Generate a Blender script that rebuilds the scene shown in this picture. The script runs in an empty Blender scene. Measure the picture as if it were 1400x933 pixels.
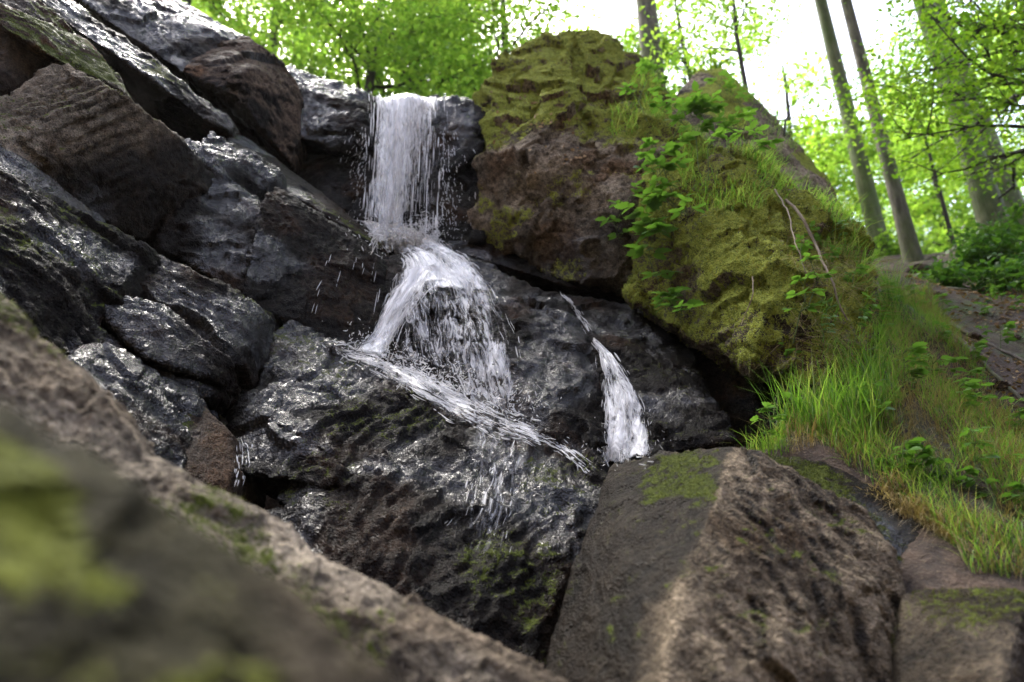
import bpy, bmesh, math, random
import numpy as np
from mathutils import Vector, Matrix
from mathutils.bvhtree import BVHTree

random.seed(7)
RNG = np.random.default_rng(11)
sc = bpy.context.scene
COL = sc.collection

# ------------------------------------------------------------------ camera
PITCH = math.radians(22.7)
CAM_Z = 1.2
FPX = 933.3                       # focal length in photo pixels (24 mm on 36 mm, 1400 px wide)
cam_d = bpy.data.cameras.new('camera')
cam_d.lens = 24.0
cam_d.sensor_width = 36.0
cam_d.clip_start = 0.02
cam_d.clip_end = 500.0
cam_d.dof.use_dof = True
cam_d.dof.focus_distance = 3.7
cam_d.dof.aperture_fstop = 1.2
cam = bpy.data.objects.new('camera', cam_d)
COL.objects.link(cam)
cam.location = (0, 0, CAM_Z)
cam.rotation_euler = (math.pi / 2 + PITCH, 0, 0)
sc.camera = cam

# ------------------------------------------------------------------ sky, sun, exposure
SUN_EL, SUN_AZ = math.radians(58), math.radians(-35)   # azimuth from +Y towards +X
w = bpy.data.worlds.new('World')
sc.world = w
w.use_nodes = True
nt = w.node_tree
nt.nodes.clear()
sky = nt.nodes.new('ShaderNodeTexSky')
sky.sky_type = 'NISHITA'
sky.sun_disc = False
sky.sun_elevation = SUN_EL
sky.sun_rotation = SUN_AZ
sky.air_density = 1.0
sky.dust_density = 4.0
sky.ozone_density = 1.0
hs = nt.nodes.new('ShaderNodeHueSaturation')
hs.inputs['Saturation'].default_value = 0.72
hs.inputs['Hue'].default_value = 0.515
bgn = nt.nodes.new('ShaderNodeBackground')
bgn.inputs['Strength'].default_value = 0.15
wo = nt.nodes.new('ShaderNodeOutputWorld')
nt.links.new(sky.outputs[0], hs.inputs['Color'])
nt.links.new(hs.outputs[0], bgn.inputs['Color'])
nt.links.new(bgn.outputs[0], wo.inputs['Surface'])

sun_d = bpy.data.lights.new('sun', 'SUN')
sun_d.energy = 1.5
sun_d.angle = math.radians(25)
sun_d.color = (1.0, 0.96, 0.9)
sun = bpy.data.objects.new('sun', sun_d)
COL.objects.link(sun)
sdir = Vector((math.sin(SUN_AZ) * math.cos(SUN_EL), math.cos(SUN_AZ) * math.cos(SUN_EL), math.sin(SUN_EL)))
sun.rotation_euler = sdir.to_track_quat('Z', 'Y').to_euler()
sun.location = sdir * 60

vs = sc.view_settings
vs.view_transform = 'Standard'
vs.look = 'None'
vs.exposure = 2.9
vs.gamma = 1.0
vs.use_curve_mapping = False
sc.render.engine = 'CYCLES'
sc.cycles.use_denoising = True
sc.cycles.max_bounces = 8
sc.cycles.transparent_max_bounces = 24
sc.cycles.sample_clamp_indirect = 6.0

# ------------------------------------------------------------------ helpers
CP, SP = math.cos(PITCH), math.sin(PITCH)


def ray(px, py):
    u, v = (px - 700.0) / FPX, (466.5 - py) / FPX
    return np.array((u, CP - v * SP, SP + v * CP))


def P(px, py, Y):
    """the point of the photo pixel's line of sight that lies Y metres ahead of the camera"""
    d = ray(px, py)
    return d * (Y / d[1]) + np.array((0, 0, CAM_Z))


def tag(o, label=None, cat=None, group=None, kind=None):
    if label: o['label'] = label
    if cat: o['category'] = cat
    if group: o['group'] = group
    if kind: o['kind'] = kind
    return o


def empty(name, loc=(0, 0, 0)):
    o = bpy.data.objects.new(name, None)
    o.empty_display_size = 0.1
    COL.objects.link(o)
    o.location = loc
    return o


def mesh_obj(name, V, F, mat, parent=None, smooth=True, origin=None):
    V = np.asarray(V, dtype=float)
    if origin is None:
        origin = (0, 0, 0)
    me = bpy.data.meshes.new(name)
    me.from_pydata((V - np.array(origin)).tolist(), [], F if isinstance(F, list) else F.tolist())
    if smooth:
        me.polygons.foreach_set('use_smooth', np.ones(len(me.polygons), dtype=bool))
    if mat: me.materials.append(mat)
    o = bpy.data.objects.new(name, me)
    COL.objects.link(o)
    if parent is not None:
        o.parent = parent
        o.location = np.array(origin) - np.array(parent.location) if any(origin) else -np.array(parent.location)
    else:
        o.location = origin
    return o


def fast_mesh(name, V, F, k, mat, smooth=True):
    """V (n,3) array, F (m,k) index array"""
    me = bpy.data.meshes.new(name)
    V = np.ascontiguousarray(V, dtype=np.float32)
    F = np.ascontiguousarray(F, dtype=np.int32)
    me.vertices.add(len(V))
    me.vertices.foreach_set('co', V.ravel())
    me.loops.add(F.size)
    me.loops.foreach_set('vertex_index', F.ravel())
    me.polygons.add(len(F))
    me.polygons.foreach_set('loop_start', np.arange(0, F.size, k, dtype=np.int32))
    if smooth:
        me.polygons.foreach_set('use_smooth', np.ones(len(F), dtype=bool))
    me.update(calc_edges=True)
    if mat: me.materials.append(mat)
    return me


def link(name, me, parent=None, loc=(0, 0, 0)):
    o = bpy.data.objects.new(name, me)
    COL.objects.link(o)
    o.parent = parent
    o.location = loc
    return o


def add_attr(me, name, arr):
    a = me.attributes.new(name, 'FLOAT', 'POINT')
    a.data.foreach_set('value', np.ascontiguousarray(arr, dtype=np.float32))


# ------------------------------------------------------------------ numpy noise
def _h(ix, iy, iz, s):
    with np.errstate(over='ignore'):
        h = (ix.astype(np.uint32) * np.uint32(374761393) + iy.astype(np.uint32) * np.uint32(668265263)
             + iz.astype(np.uint32) * np.uint32(2147483647) + np.uint32(s) * np.uint32(1274126177))
        h = (h ^ (h >> np.uint32(13))) * np.uint32(1274126177)
        h = (h ^ (h >> np.uint32(16))) * np.uint32(2246822519)
        h = h ^ (h >> np.uint32(15))
    return h


def hf(ix, iy, iz, s):
    return _h(ix, iy, iz, s).astype(np.float64) / 4294967295.0


def vnoise(p, s=0):
    """gradient noise, about -1..1"""
    i = np.floor(p).astype(np.int64)
    f = p - i
    u = f * f * f * (f * (f * 6 - 15) + 10)
    out = 0.0
    for dx in (0, 1):
        wx = u[:, 0] if dx else 1 - u[:, 0]
        for dy in (0, 1):
            wy = u[:, 1] if dy else 1 - u[:, 1]
            for dz in (0, 1):
                wz = u[:, 2] if dz else 1 - u[:, 2]
                h = _h(i[:, 0] + dx, i[:, 1] + dy, i[:, 2] + dz, s)
                gx = (h & np.uint32(1023)) / 511.5 - 1
                gy = ((h >> np.uint32(10)) & np.uint32(1023)) / 511.5 - 1
                gz = ((h >> np.uint32(20)) & np.uint32(1023)) / 511.5 - 1
                out = out + wx * wy * wz * (gx * (f[:, 0] - dx) + gy * (f[:, 1] - dy) + gz * (f[:, 2] - dz))
    return out * 1.5


def fbm(p, octaves=4, s=0, gain=0.5, ridged=False):
    a, tot, q = 1.0, 0.0, np.array(p)
    for o in range(octaves):
        n = vnoise(q, s + o * 17)
        if ridged: n = 1 - 2 * np.abs(n)
        tot = tot + a * n
        a *= gain
        q = q * 2.03 + 3.7
    return tot


def chips(p, s=0):
    """faceted cells: random height plus a random tilt per cell"""
    i = np.floor(p).astype(np.int64)
    best = np.full(len(p), 1e9)
    val = np.zeros(len(p))
    for dx in (-1, 0, 1):
        for dy in (-1, 0, 1):
            for dz in (-1, 0, 1):
                a, b, c = i[:, 0] + dx, i[:, 1] + dy, i[:, 2] + dz
                q = np.stack((a + hf(a, b, c, s), b + hf(a, b, c, s + 1), c + hf(a, b, c, s + 2)), 1)
                d = p - q
                dd = (d * d).sum(1)
                g = np.stack((hf(a, b, c, s + 3), hf(a, b, c, s + 4), hf(a, b, c, s + 5)), 1) * 2 - 1
                v = 0.8 * (hf(a, b, c, s + 6) - 0.5) + 0.9 * (g * d).sum(1)
                m = dd < best
                best[m] = dd[m]
                val[m] = v[m]
    return val


def smooth(a, b, x):
    t = np.clip((x - a) / (b - a), 0, 1)
    return t * t * (3 - 2 * t)


# ------------------------------------------------------------------ materials
def new_mat(name):
    m = bpy.data.materials.new(name)
    m.use_nodes = True
    t = m.node_tree
    t.nodes.clear()
    out = t.nodes.new('ShaderNodeOutputMaterial')
    return m, t, out


def N(t, kind, **kw):
    n = t.nodes.new(kind)
    for k, v in kw.items():
        if k.startswith('i_'):
            key = k[2:].replace('_', ' ')
            n.inputs[key].default_value = v
        else:
            setattr(n, k, v)
    return n


def noise_tex(t, scale, detail=4, rough=0.55, vec=None, dist=0.0):
    n = N(t, 'ShaderNodeTexNoise')
    n.inputs['Scale'].default_value = scale
    n.inputs['Detail'].default_value = detail
    n.inputs['Roughness'].default_value = rough
    n.inputs['Distortion'].default_value = dist
    if vec is not None: t.links.new(vec, n.inputs['Vector'])
    return n.outputs[0]


def ramp(t, src, stops):
    r = N(t, 'ShaderNodeValToRGB')
    el = r.color_ramp.elements
    while len(el) < len(stops): el.new(0.5)
    for e, (p, c) in zip(el, stops):
        e.position = p
        e.color = c if len(c) == 4 else (*c, 1)
    t.links.new(src, r.inputs[0])
    return r.outputs[0]


def mixc(t, fac, a, b, mode='MIX'):
    m = N(t, 'ShaderNodeMix', data_type='RGBA', blend_type=mode)
    for sock, v in ((m.inputs[0], fac), (m.inputs[6], a), (m.inputs[7], b)):
        if hasattr(v, 'links'): t.links.new(v, sock)
        elif isinstance(v, (int, float)): sock.default_value = v
        else: sock.default_value = (*v, 1) if len(v) == 3 else v
    return m.outputs[2]


def mixf(t, fac, a, b):
    m = N(t, 'ShaderNodeMix', data_type='FLOAT')
    for sock, v in ((m.inputs[0], fac), (m.inputs[2], a), (m.inputs[3], b)):
        if hasattr(v, 'links'): t.links.new(v, sock)
        else: sock.default_value = v
    return m.outputs[0]


def math_n(t, op, a, b=0.0, clamp=False):
    m = N(t, 'ShaderNodeMath', operation=op, use_clamp=clamp)
    for sock, v in zip(m.inputs, (a, b)):
        if hasattr(v, 'links'): t.links.new(v, sock)
        else: sock.default_value = v
    return m.outputs[0]


def rock_material(name, dark, light, stain, moss=(0.050, 0.062, 0.010), moss2=(0.018, 0.026, 0.006),
                  wet_rough=0.10, fine=1.0, speck=0.0):
    """rock with vertex attributes wet (0..1) and moss (0..1)"""
    m, t, out = new_mat(name)
    geo = N(t, 'ShaderNodeNewGeometry')
    pos = geo.outputs['Position']
    wet = N(t, 'ShaderNodeAttribute', attribute_name='wet').outputs['Fac']
    mos = N(t, 'ShaderNodeAttribute', attribute_name='moss').outputs['Fac']
    tone = N(t, 'ShaderNodeAttribute', attribute_name='tone').outputs['Fac']
    stn = N(t, 'ShaderNodeAttribute', attribute_name='stain').outputs['Fac']
    n2 = noise_tex(t, 24.0, 3, 0.65, pos)
    n3 = noise_tex(t, 105.0, 2, 0.6, pos)
    base = ramp(t, math_n(t, 'MULTIPLY', tone, 0.5), [(0.0, dark), (0.5, light), (1.0, tuple(min(0.6, c * 2.2) for c in light))])
    base = mixc(t, stn, base, stain)
    grain = ramp(t, n2, [(0.32, (0.32, 0.31, 0.30)), (0.7, (1.45, 1.42, 1.38))])
    base = mixc(t, 1.0, base, grain, 'MULTIPLY')
    g2 = ramp(t, n3, [(0.33, (0.5, 0.5, 0.5)), (0.7, (1.4, 1.4, 1.4))])
    base = mixc(t, 1.0, base, g2, 'MULTIPLY')
    if speck:
        n4 = noise_tex(t, 260.0, 1, 0.5, pos)
        sp = ramp(t, n4, [(0.62, (0, 0, 0)), (0.72, (1, 1, 1))])
        base = mixc(t, math_n(t, 'MULTIPLY', sp, speck), base, (0.42, 0.36, 0.28))
    # wet stone is darker because water fills its pores
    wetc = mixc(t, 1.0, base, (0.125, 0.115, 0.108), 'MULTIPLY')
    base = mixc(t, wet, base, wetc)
    mc = mixc(t, ramp(t, n2, [(0.35, (0, 0, 0)), (0.65, (1, 1, 1))]), moss2, moss)
    mc = mixc(t, ramp(t, n3, [(0.4, (0, 0, 0)), (0.75, (1, 1, 1))]), mc, tuple(min(1, c * 1.5) for c in moss))
    mfac = math_n(t, 'ADD', mos, math_n(t, 'MULTIPLY', math_n(t, 'SUBTRACT', math_n(t, 'ADD', n2, math_n(t, 'MULTIPLY', math_n(t, 'SUBTRACT', n3, 0.5), 0.8)), 0.5), 1.5))
    mfac = ramp(t, mfac, [(0.42, (0, 0, 0)), (0.58, (1, 1, 1))])
    mfac = math_n(t, 'MULTIPLY', mfac, ramp(t, mos, [(0.02, (0, 0, 0)), (0.12, (1, 1, 1))]))
    base = mixc(t, mfac, base, mc)
    p = N(t, 'ShaderNodeBsdfPrincipled')
    t.links.new(base, p.inputs['Base Color'])
    wetn = math_n(t, 'MULTIPLY', wet, math_n(t, 'SUBTRACT', 1.0, math_n(t, 'MULTIPLY', mfac, 0.85)))
    rr = mixf(t, wetn, 0.85, 0.55)
    t.links.new(rr, p.inputs['Roughness'])
    p.inputs['Specular IOR Level'].default_value = 0.06
    flm = N(t, 'ShaderNodeAttribute', attribute_name='film').outputs['Fac']
    fl = math_n(t, 'ADD', flm, math_n(t, 'MULTIPLY', math_n(t, 'SUBTRACT', n2, 0.5), 0.9))
    fl = ramp(t, fl, [(0.1, (0.08, 0.08, 0.08)), (0.85, (1, 1, 1))])
    t.links.new(math_n(t, 'MULTIPLY', wetn, fl), p.inputs['Coat Weight'])
    p.inputs['Coat Roughness'].default_value = wet_rough
    p.inputs['Coat IOR'].default_value = 1.45
    hsum = math_n(t, 'ADD', math_n(t, 'MULTIPLY', n2, 1.0), math_n(t, 'MULTIPLY', n3, 0.75))
    b = N(t, 'ShaderNodeBump')
    b.inputs['Strength'].default_value = 0.9 * fine
    b.inputs['Distance'].default_value = 0.03
    t.links.new(hsum, b.inputs['Height'])
    t.links.new(b.outputs[0], p.inputs['Normal'])
    b2 = N(t, 'ShaderNodeBump')
    b2.inputs['Strength'].default_value = 0.7
    b2.inputs['Distance'].default_value = 0.024
    t.links.new(hsum, b2.inputs['Height'])
    t.links.new(b2.outputs[0], p.inputs['Coat Normal'])
    t.links.new(p.outputs[0], out.inputs['Surface'])
    return m


def leaf_material(name, cols, trans=0.5, rough=0.45, spec=0.3, tboost=1.6):
    m, t, out = new_mat(name)
    geo = N(t, 'ShaderNodeNewGeometry')
    rnd = geo.outputs['Random Per Island']
    k = len(cols) - 1
    c = ramp(t, rnd, [(i / max(k, 1), col) for i, col in enumerate(cols)])
    c2 = ramp(t, noise_tex(t, 0.7, 2, 0.5, geo.outputs['Position']), [(0.3, (0.65, 0.7, 0.6)), (0.7, (1.25, 1.2, 1.1))])
    c = mixc(t, 1.0, c, c2, 'MULTIPLY')
    p = N(t, 'ShaderNodeBsdfPrincipled')
    t.links.new(c, p.inputs['Base Color'])
    p.inputs['Roughness'].default_value = rough
    p.inputs['Specular IOR Level'].default_value = spec
    tr = N(t, 'ShaderNodeBsdfTranslucent')
    t.links.new(mixc(t, 1.0, c, (tboost * 1.05, tboost, tboost * 0.5), 'MULTIPLY'), tr.inputs['Color'])
    mx = N(t, 'ShaderNodeMixShader')
    mx.inputs[0].default_value = trans
    t.links.new(p.outputs[0], mx.inputs[1])
    t.links.new(tr.outputs[0], mx.inputs[2])
    t.links.new(mx.outputs[0], out.inputs['Surface'])
    return m


def bark_material(name, a, b, moss=None, mossamt=0.5):
    m, t, out = new_mat(name)
    pos = N(t, 'ShaderNodeNewGeometry').outputs['Position']
    mp = N(t, 'ShaderNodeMapping')
    mp.inputs['Scale'].default_value = (1, 1, 0.22)
    t.links.new(pos, mp.inputs['Vector'])
    n = noise_tex(t, 16, 5, 0.7, mp.outputs[0])
    c = mixc(t, ramp(t, n, [(0.35, (0, 0, 0)), (0.65, (1, 1, 1))]), a, b)
    if moss:
        f = ramp(t, noise_tex(t, 1.6, 4, 0.6, pos), [(0.5 - 0.3 * mossamt, (0, 0, 0)), (0.72, (1, 1, 1))])
        c = mixc(t, f, c, moss)
    p = N(t, 'ShaderNodeBsdfPrincipled')
    p.inputs['Roughness'].default_value = 0.9
    t.links.new(c, p.inputs['Base Color'])
    bp = N(t, 'ShaderNodeBump')
    bp.inputs['Strength'].default_value = 0.8
    bp.inputs['Distance'].default_value = 0.03
    t.links.new(n, bp.inputs['Height'])
    t.links.new(bp.outputs[0], p.inputs['Normal'])
    t.links.new(p.outputs[0], out.inputs['Surface'])
    return m


M = {}
M['wet'] = rock_material('wet_black_sandstone', (0.036, 0.029, 0.023), (0.088, 0.071, 0.056), (0.125, 0.070, 0.036))
M['wetbrown'] = rock_material('wet_brown_sandstone', (0.055, 0.042, 0.034), (0.12, 0.088, 0.066), (0.15, 0.082, 0.042))
M['brown'] = rock_material('brown_sandstone', (0.060, 0.044, 0.033), (0.150, 0.112, 0.084), (0.15, 0.088, 0.050), wet_rough=0.3)
M['tan'] = rock_material('tan_sandstone', (0.040, 0.032, 0.024), (0.24, 0.195, 0.138), (0.085, 0.060, 0.037), wet_rough=0.3, speck=0.35)
M['weathered'] = rock_material('weathered_sandstone', (0.060, 0.050, 0.040), (0.36, 0.31, 0.245), (0.14, 0.112, 0.082), wet_rough=0.3, speck=0.4)
M['near'] = rock_material('algae_dark_sandstone', (0.012, 0.010, 0.008), (0.062, 0.052, 0.037), (0.03, 0.028, 0.015), moss=(0.075, 0.085, 0.012), moss2=(0.030, 0.036, 0.008))
M['mossy'] = rock_material('mossy_sandstone', (0.070, 0.056, 0.044), (0.35, 0.29, 0.215), (0.16, 0.11, 0.07),
                           moss=(0.200, 0.222, 0.036), moss2=(0.070, 0.090, 0.018), fine=1.0)


# ------------------------------------------------------------------ rocks
ROCKS = {}


def hull_piece(bm, pts, back, shrink=0.92):
    vs_ = [P(*q) for q in pts]
    c = sum(vs_) / len(vs_)
    bk = np.array(back, dtype=float)
    new = [bm.verts.new(v) for v in vs_] + [bm.verts.new((v - c) * shrink + c + bk) for v in vs_]
    r = bmesh.ops.convex_hull(bm, input=new, use_existing_faces=False)
    junk = [g for g in set(r['geom_interior'] + r['geom_unused']) if isinstance(g, bmesh.types.BMVert) and g.is_valid]
    bmesh.ops.delete(bm, geom=junk, context='VERTS')


def rock(name, label, pieces, mat, vox=0.014, amp=1.0, chip=4.0, chipamp=0.05, grain=None, grainamp=0.02, strata=0.0,
         wet=1.0, wetvar=0.3, moss=0.0, mossup=0.45, mossbias=0.0, cat='rock', group=None, seed=None, wetf=None, mossf=None, rough=0.018, cut=None, calm=None, film=0.0, tonef=None):
    s = (len(ROCKS) * 31 + 5) if seed is None else seed
    bm = bmesh.new()
    for pts, back in pieces:
        hull_piece(bm, pts, back)
    bmesh.ops.recalc_face_normals(bm, faces=bm.faces)
    me = bpy.data.meshes.new(name)
    bm.to_mesh(me)
    bm.free()
    tmp = bpy.data.objects.new('tmp', me)
    COL.objects.link(tmp)
    md = tmp.modifiers.new('r', 'REMESH')
    md.mode = 'VOXEL'
    md.voxel_size = vox * 1.34
    ms = tmp.modifiers.new('s', 'SMOOTH')
    ms.factor = 0.3
    ms.iterations = 1
    dg = bpy.context.evaluated_depsgraph_get()
    me2 = bpy.data.meshes.new_from_object(tmp.evaluated_get(dg))
    bpy.data.objects.remove(tmp)
    bpy.data.meshes.remove(me)
    n = len(me2.vertices)
    co = np.empty(n * 3, dtype=np.float32)
    me2.vertices.foreach_get('co', co)
    p = co.reshape(-1, 3).astype(float)
    nr = np.empty(n * 3, dtype=np.float32)
    me2.vertices.foreach_get('normal', nr)
    nr = nr.reshape(-1, 3).astype(float)
    wp = np.stack([fbm(p * 2.2 + 9.1 * k, 3, s + 40 + k) for k in range(3)], 1) * 0.12
    q = p + wp
    d = 0.022 * amp * fbm(p * 1.7, 3, s)
    d = d + 0.5 * chipamp * amp * chips(q * chip, s + 3)
    d = d + 0.2 * chipamp * amp * chips(q * chip * 2.7 + 5.5, s + 13)
    if grain is not None:
        g1, g2 = P(*grain[0]), P(*grain[1])
        e = (g2 - g1) / np.linalg.norm(g2 - g1)
        al = (q @ e)[:, None] * e[None]
        qa = (q - al) * 1.0 + al * 0.16
        gn = fbm(qa * 9.0, 3, s + 60, ridged=True)
        d = d + 0.55 * grainamp * (gn - 0.3)
        if strata:
            hgt = (q - al) @ np.cross(e, np.array((0.35, -0.8, 0.45)))
            st = np.floor(hgt / strata + 0.4 * vnoise(q * 1.3, s + 90))
            st = st.astype(np.int64)
            d = d + 0.065 * (hf(st, st * 0 + s, st * 0, 5) - 0.5)
    wob = q * np.array((1.0, 1.0, 1.25))
    d = d + rough * amp * (0.22 * fbm(p * 8.0, 2, s + 70, 0.5) + 0.24 * fbm(wob * 27.0, 3, s + 75, 0.7))
    if calm is not None:
        d = d * calm(p, nr)
    if cut is not None:
        d = d + cut(p, nr)
    p = p + nr * d[:, None]
    me2.vertices.foreach_set('co', p.astype(np.float32).ravel())
    me2.update()
    me2.vertices.foreach_get('normal', co)
    nr = co.reshape(-1, 3).astype(float)
    # wetness and moss masks
    wv = wet + wetvar * fbm(p * 2.3, 3, s + 22)
    if wetf is not None: wv = wetf(p, nr, wv)
    add_attr(me2, 'film', smooth(0.0, 0.5, fbm(p * np.array((1.4, 1.4, 2.0)), 3, s + 91, 0.5) + film))
    tn = np.clip(0.5 + 0.55 * fbm(p * 3.0, 3, s + 81), 0, 1)
    add_attr(me2, 'tone', tn if tonef is None else tonef(p, nr, tn))
    add_attr(me2, 'stain', smooth(0.05, 0.4, fbm(p * 1.9, 3, s + 83)))
    add_attr(me2, 'wet', np.clip(wv, 0, 1))
    mv = moss * smooth(mossup - 0.25, mossup + 0.35, nr[:, 2] + 0.25 * fbm(p * 2.0, 3, s + 33)) \
        * smooth(-0.35 - mossbias, 0.35 - mossbias, fbm(p * 1.6, 3, s + 44))
    if mossf is not None: mv = mossf(p, nr, mv)
    add_attr(me2, 'moss', np.clip(mv, 0, 1))
    c = p.mean(0)
    me2.vertices.foreach_set('co', (p - c).astype(np.float32).ravel())
    me2.polygons.foreach_set('use_smooth', np.ones(len(me2.polygons), dtype=bool))
    me2.materials.clear()
    me2.materials.append(M[mat])
    me2.update()
    me2.name = name
    o = bpy.data.objects.new(name, me2)
    COL.objects.link(o)
    o.location = c
    tag(o, label, cat, group, 'thing')
    ROCKS[label] = (o, p)
    return o


GL = ((0, 200, 2.9), (175, 330, 3.3))         # bedding direction on the left wall

# --- cascade: back wall of the upper fall
rock('rock_outcrop', 'dark wet rock face behind the upper waterfall', [
    ([(395, 200, 5.35), (500, 132, 5.40), (600, 128, 5.45), (668, 140, 5.45), (662, 330, 5.05), (500, 330, 4.95), (420, 300, 4.85)], (0.1, 1.0, 0.1)),
    ([(500, 150, 5.3), (600, 132, 5.28), (664, 138, 5.25), (660, 205, 5.12), (620, 235, 5.12), (505, 200, 5.2)], (0, 0.5, 0)),
], 'wet', vox=0.018, chip=3.2, chipamp=0.09, wet=1.0, moss=0.3, film=-0.15, rough=0.03)
rock('rock_block', 'wet black block left of the waterfall lip', [
    ([(392, 92, 5.25), (430, 106, 5.4), (500, 130, 5.3), (512, 150, 5.15), (506, 195, 5.0), (470, 208, 4.98), (402, 186, 4.9), (398, 120, 5.0)], (0.0, 0.7, 0.1)),
], 'wet', vox=0.015, chip=3.0, chipamp=0.08, grain=((410, 120, 5.1), (500, 190, 5.1)), grainamp=0.02, film=0.15, rough=0.035)
# --- upper-left
rock('rock_slab', 'big wet grey slab sloping up to the green leaves', [
    ([(60, -60, 4.3), (215, -12, 4.9), (270, 16, 4.95), (345, 55, 4.9), (300, 100, 4.65), (262, 108, 4.45), (150, 30, 4.2), (80, -20, 4.05)], (-0.1, 1.0, -0.1)),
], 'wet', vox=0.016, chip=3.0, chipamp=0.06, grain=((130, 0, 4.4), (300, 100, 4.6)), grainamp=0.02, wet=0.95, film=0.30)
rock('rock_block', 'rust-brown overhanging block between the grey slab and the waterfall', [
    ([(272, 72, 4.55), (338, 52, 4.85), (386, 84, 4.9), (408, 122, 4.85), (413, 190, 4.9), (395, 222, 4.85), (352, 178, 4.62), (305, 140, 4.45), (246, 95, 4.35), (322, 128, 4.38), (342, 92, 4.45)], (-0.05, 0.7, 0.1)),
], 'brown', vox=0.014, chip=2.4, chipamp=0.09, wet=0.35, wetvar=0.5, moss=0.3, rough=0.03,
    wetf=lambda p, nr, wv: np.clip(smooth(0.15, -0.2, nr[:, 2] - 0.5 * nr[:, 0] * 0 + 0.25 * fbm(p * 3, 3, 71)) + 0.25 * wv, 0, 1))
rock('rock_slab', 'long narrow wet ledge with a bright edge under the grey slab', [
    ([(-40, -75, 3.45), (70, -10, 3.75), (95, -2, 3.85), (200, 74, 4.05), (276, 135, 4.25), (322, 168, 4.35), (316, 180, 4.3), (280, 164, 4.15), (232, 125, 4.0), (176, 86, 3.85), (110, 45, 3.7), (20, -20, 3.5)], (-0.05, 0.7, 0.0)),
], 'wet', vox=0.012, chip=5, chipamp=0.035, grain=((95, 0, 3.85), (276, 135, 4.25)), grainamp=0.02, moss=0.8, mossup=0.3, film=0.3)
rock('rock_slab', 'short tilted slab wedged at the top of the left wall', [
    ([(-40, -40, 3.2), (5, -14, 3.3), (46, -3, 3.45), (98, 42, 3.55), (76, 50, 3.45), (-40, -10, 3.1)], (-0.05, 0.6, 0.0)),
], 'wetbrown', vox=0.012, chip=5, chipamp=0.03, grain=((5, 0, 3.4), (98, 42, 3.5)), grainamp=0.018, wet=0.6, moss=0.9, mossup=0.2)
rock('rock_slab', 'grey-green mossy slab resting on the carved sandstone block', [
    ([(-30, -5, 3.05), (66, 58, 3.3), (116, 52, 3.5), (157, 108, 3.6), (168, 126, 3.5), (82, 84, 3.2), (0, 35, 3.0)], (-0.05, 0.6, 0.05)),
], 'wetbrown', vox=0.012, chip=5, chipamp=0.03, grain=((0, 20, 3.1), (157, 108, 3.5)), grainamp=0.022, wet=0.35, moss=0.9, mossup=0.25)
rock('rock_block', 'shadowed dark block in the hollow above the carved block', [
    ([(-60, 20, 3.0), (0, 44, 3.1), (26, 40, 3.15), (66, 82, 3.3), (54, 102, 3.3), (0, 140, 3.15), (-60, 160, 3.0)], (-0.1, 0.6, 0.05)),
], 'brown', vox=0.013, chip=4, chipamp=0.05, wet=0.5, moss=0.7)


def steps_cut(p, nr):
    # short ledges worn into the sandy face of the block
    a, b = P(85, 160, 3.1), P(150, 110, 3.2)
    e = (b - a) / np.linalg.norm(b - a)
    rel = p - (P(115, 140, 3.1))
    m = np.exp(-((rel ** 2).sum(1)) / 0.09)
    up = np.array((0.80, 0.3, -0.52))
    s_ = (rel @ up) * 44 + 0.9 * vnoise(p * 5, 3)
    return -0.05 * m * smooth(0.2, 0.8, np.sin(s_ * 2.2)) * (nr[:, 1] < 0.1)


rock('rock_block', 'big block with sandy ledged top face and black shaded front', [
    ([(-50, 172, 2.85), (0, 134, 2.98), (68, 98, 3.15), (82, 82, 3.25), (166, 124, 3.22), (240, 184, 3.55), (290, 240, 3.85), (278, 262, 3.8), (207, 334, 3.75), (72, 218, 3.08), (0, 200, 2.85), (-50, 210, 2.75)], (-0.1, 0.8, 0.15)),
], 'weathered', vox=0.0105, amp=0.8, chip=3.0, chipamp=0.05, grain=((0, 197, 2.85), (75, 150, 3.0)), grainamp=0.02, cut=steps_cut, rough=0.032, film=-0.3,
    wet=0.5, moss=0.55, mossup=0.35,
    wetf=lambda p, nr, wv: np.clip(smooth(0.0, 0.22, (p - P(122, 172, 3.12)) @ np.array((0.75, 0.2, -0.6)) + 0.06 * fbm(p * 5, 3, 8)) + 0.03, 0, 1))  # front darkened through the wet mask: real wet stone plus the shade it lies in
# --- middle-left
rock('rock_slab', 'thin wet slab sandwiched below the carved sandstone block', [
    ([(-40, 165, 2.78), (0, 200, 2.85), (22, 214, 2.95), (130, 290, 3.2), (178, 331, 3.35), (166, 344, 3.25), (70, 290, 2.95), (0, 244, 2.75), (-40, 215, 2.65)], (-0.05, 0.5, -0.05)),
], 'wet', vox=0.011, chip=5, chipamp=0.03, grain=GL, grainamp=0.02, film=0.25)
rock('rock_block', 'wet dark wedge between carved block and cascade', [
    ([(250, 200, 3.75), (290, 184, 4.05), (382, 232, 4.3), (376, 245, 4.2), (350, 268, 4.1), (300, 246, 3.9)], (0.0, 0.6, 0.0)),
    ([(284, 236, 3.9), (348, 268, 4.05), (372, 300, 3.95), (335, 405, 3.75), (214, 338, 3.62), (224, 300, 3.68)], (0.0, 0.6, 0.1)),
], 'wet', vox=0.012, chip=5, chipamp=0.05, grain=((345, 270, 4.0), (230, 330, 3.65)), grainamp=0.03, film=0.05, rough=0.035)
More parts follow.
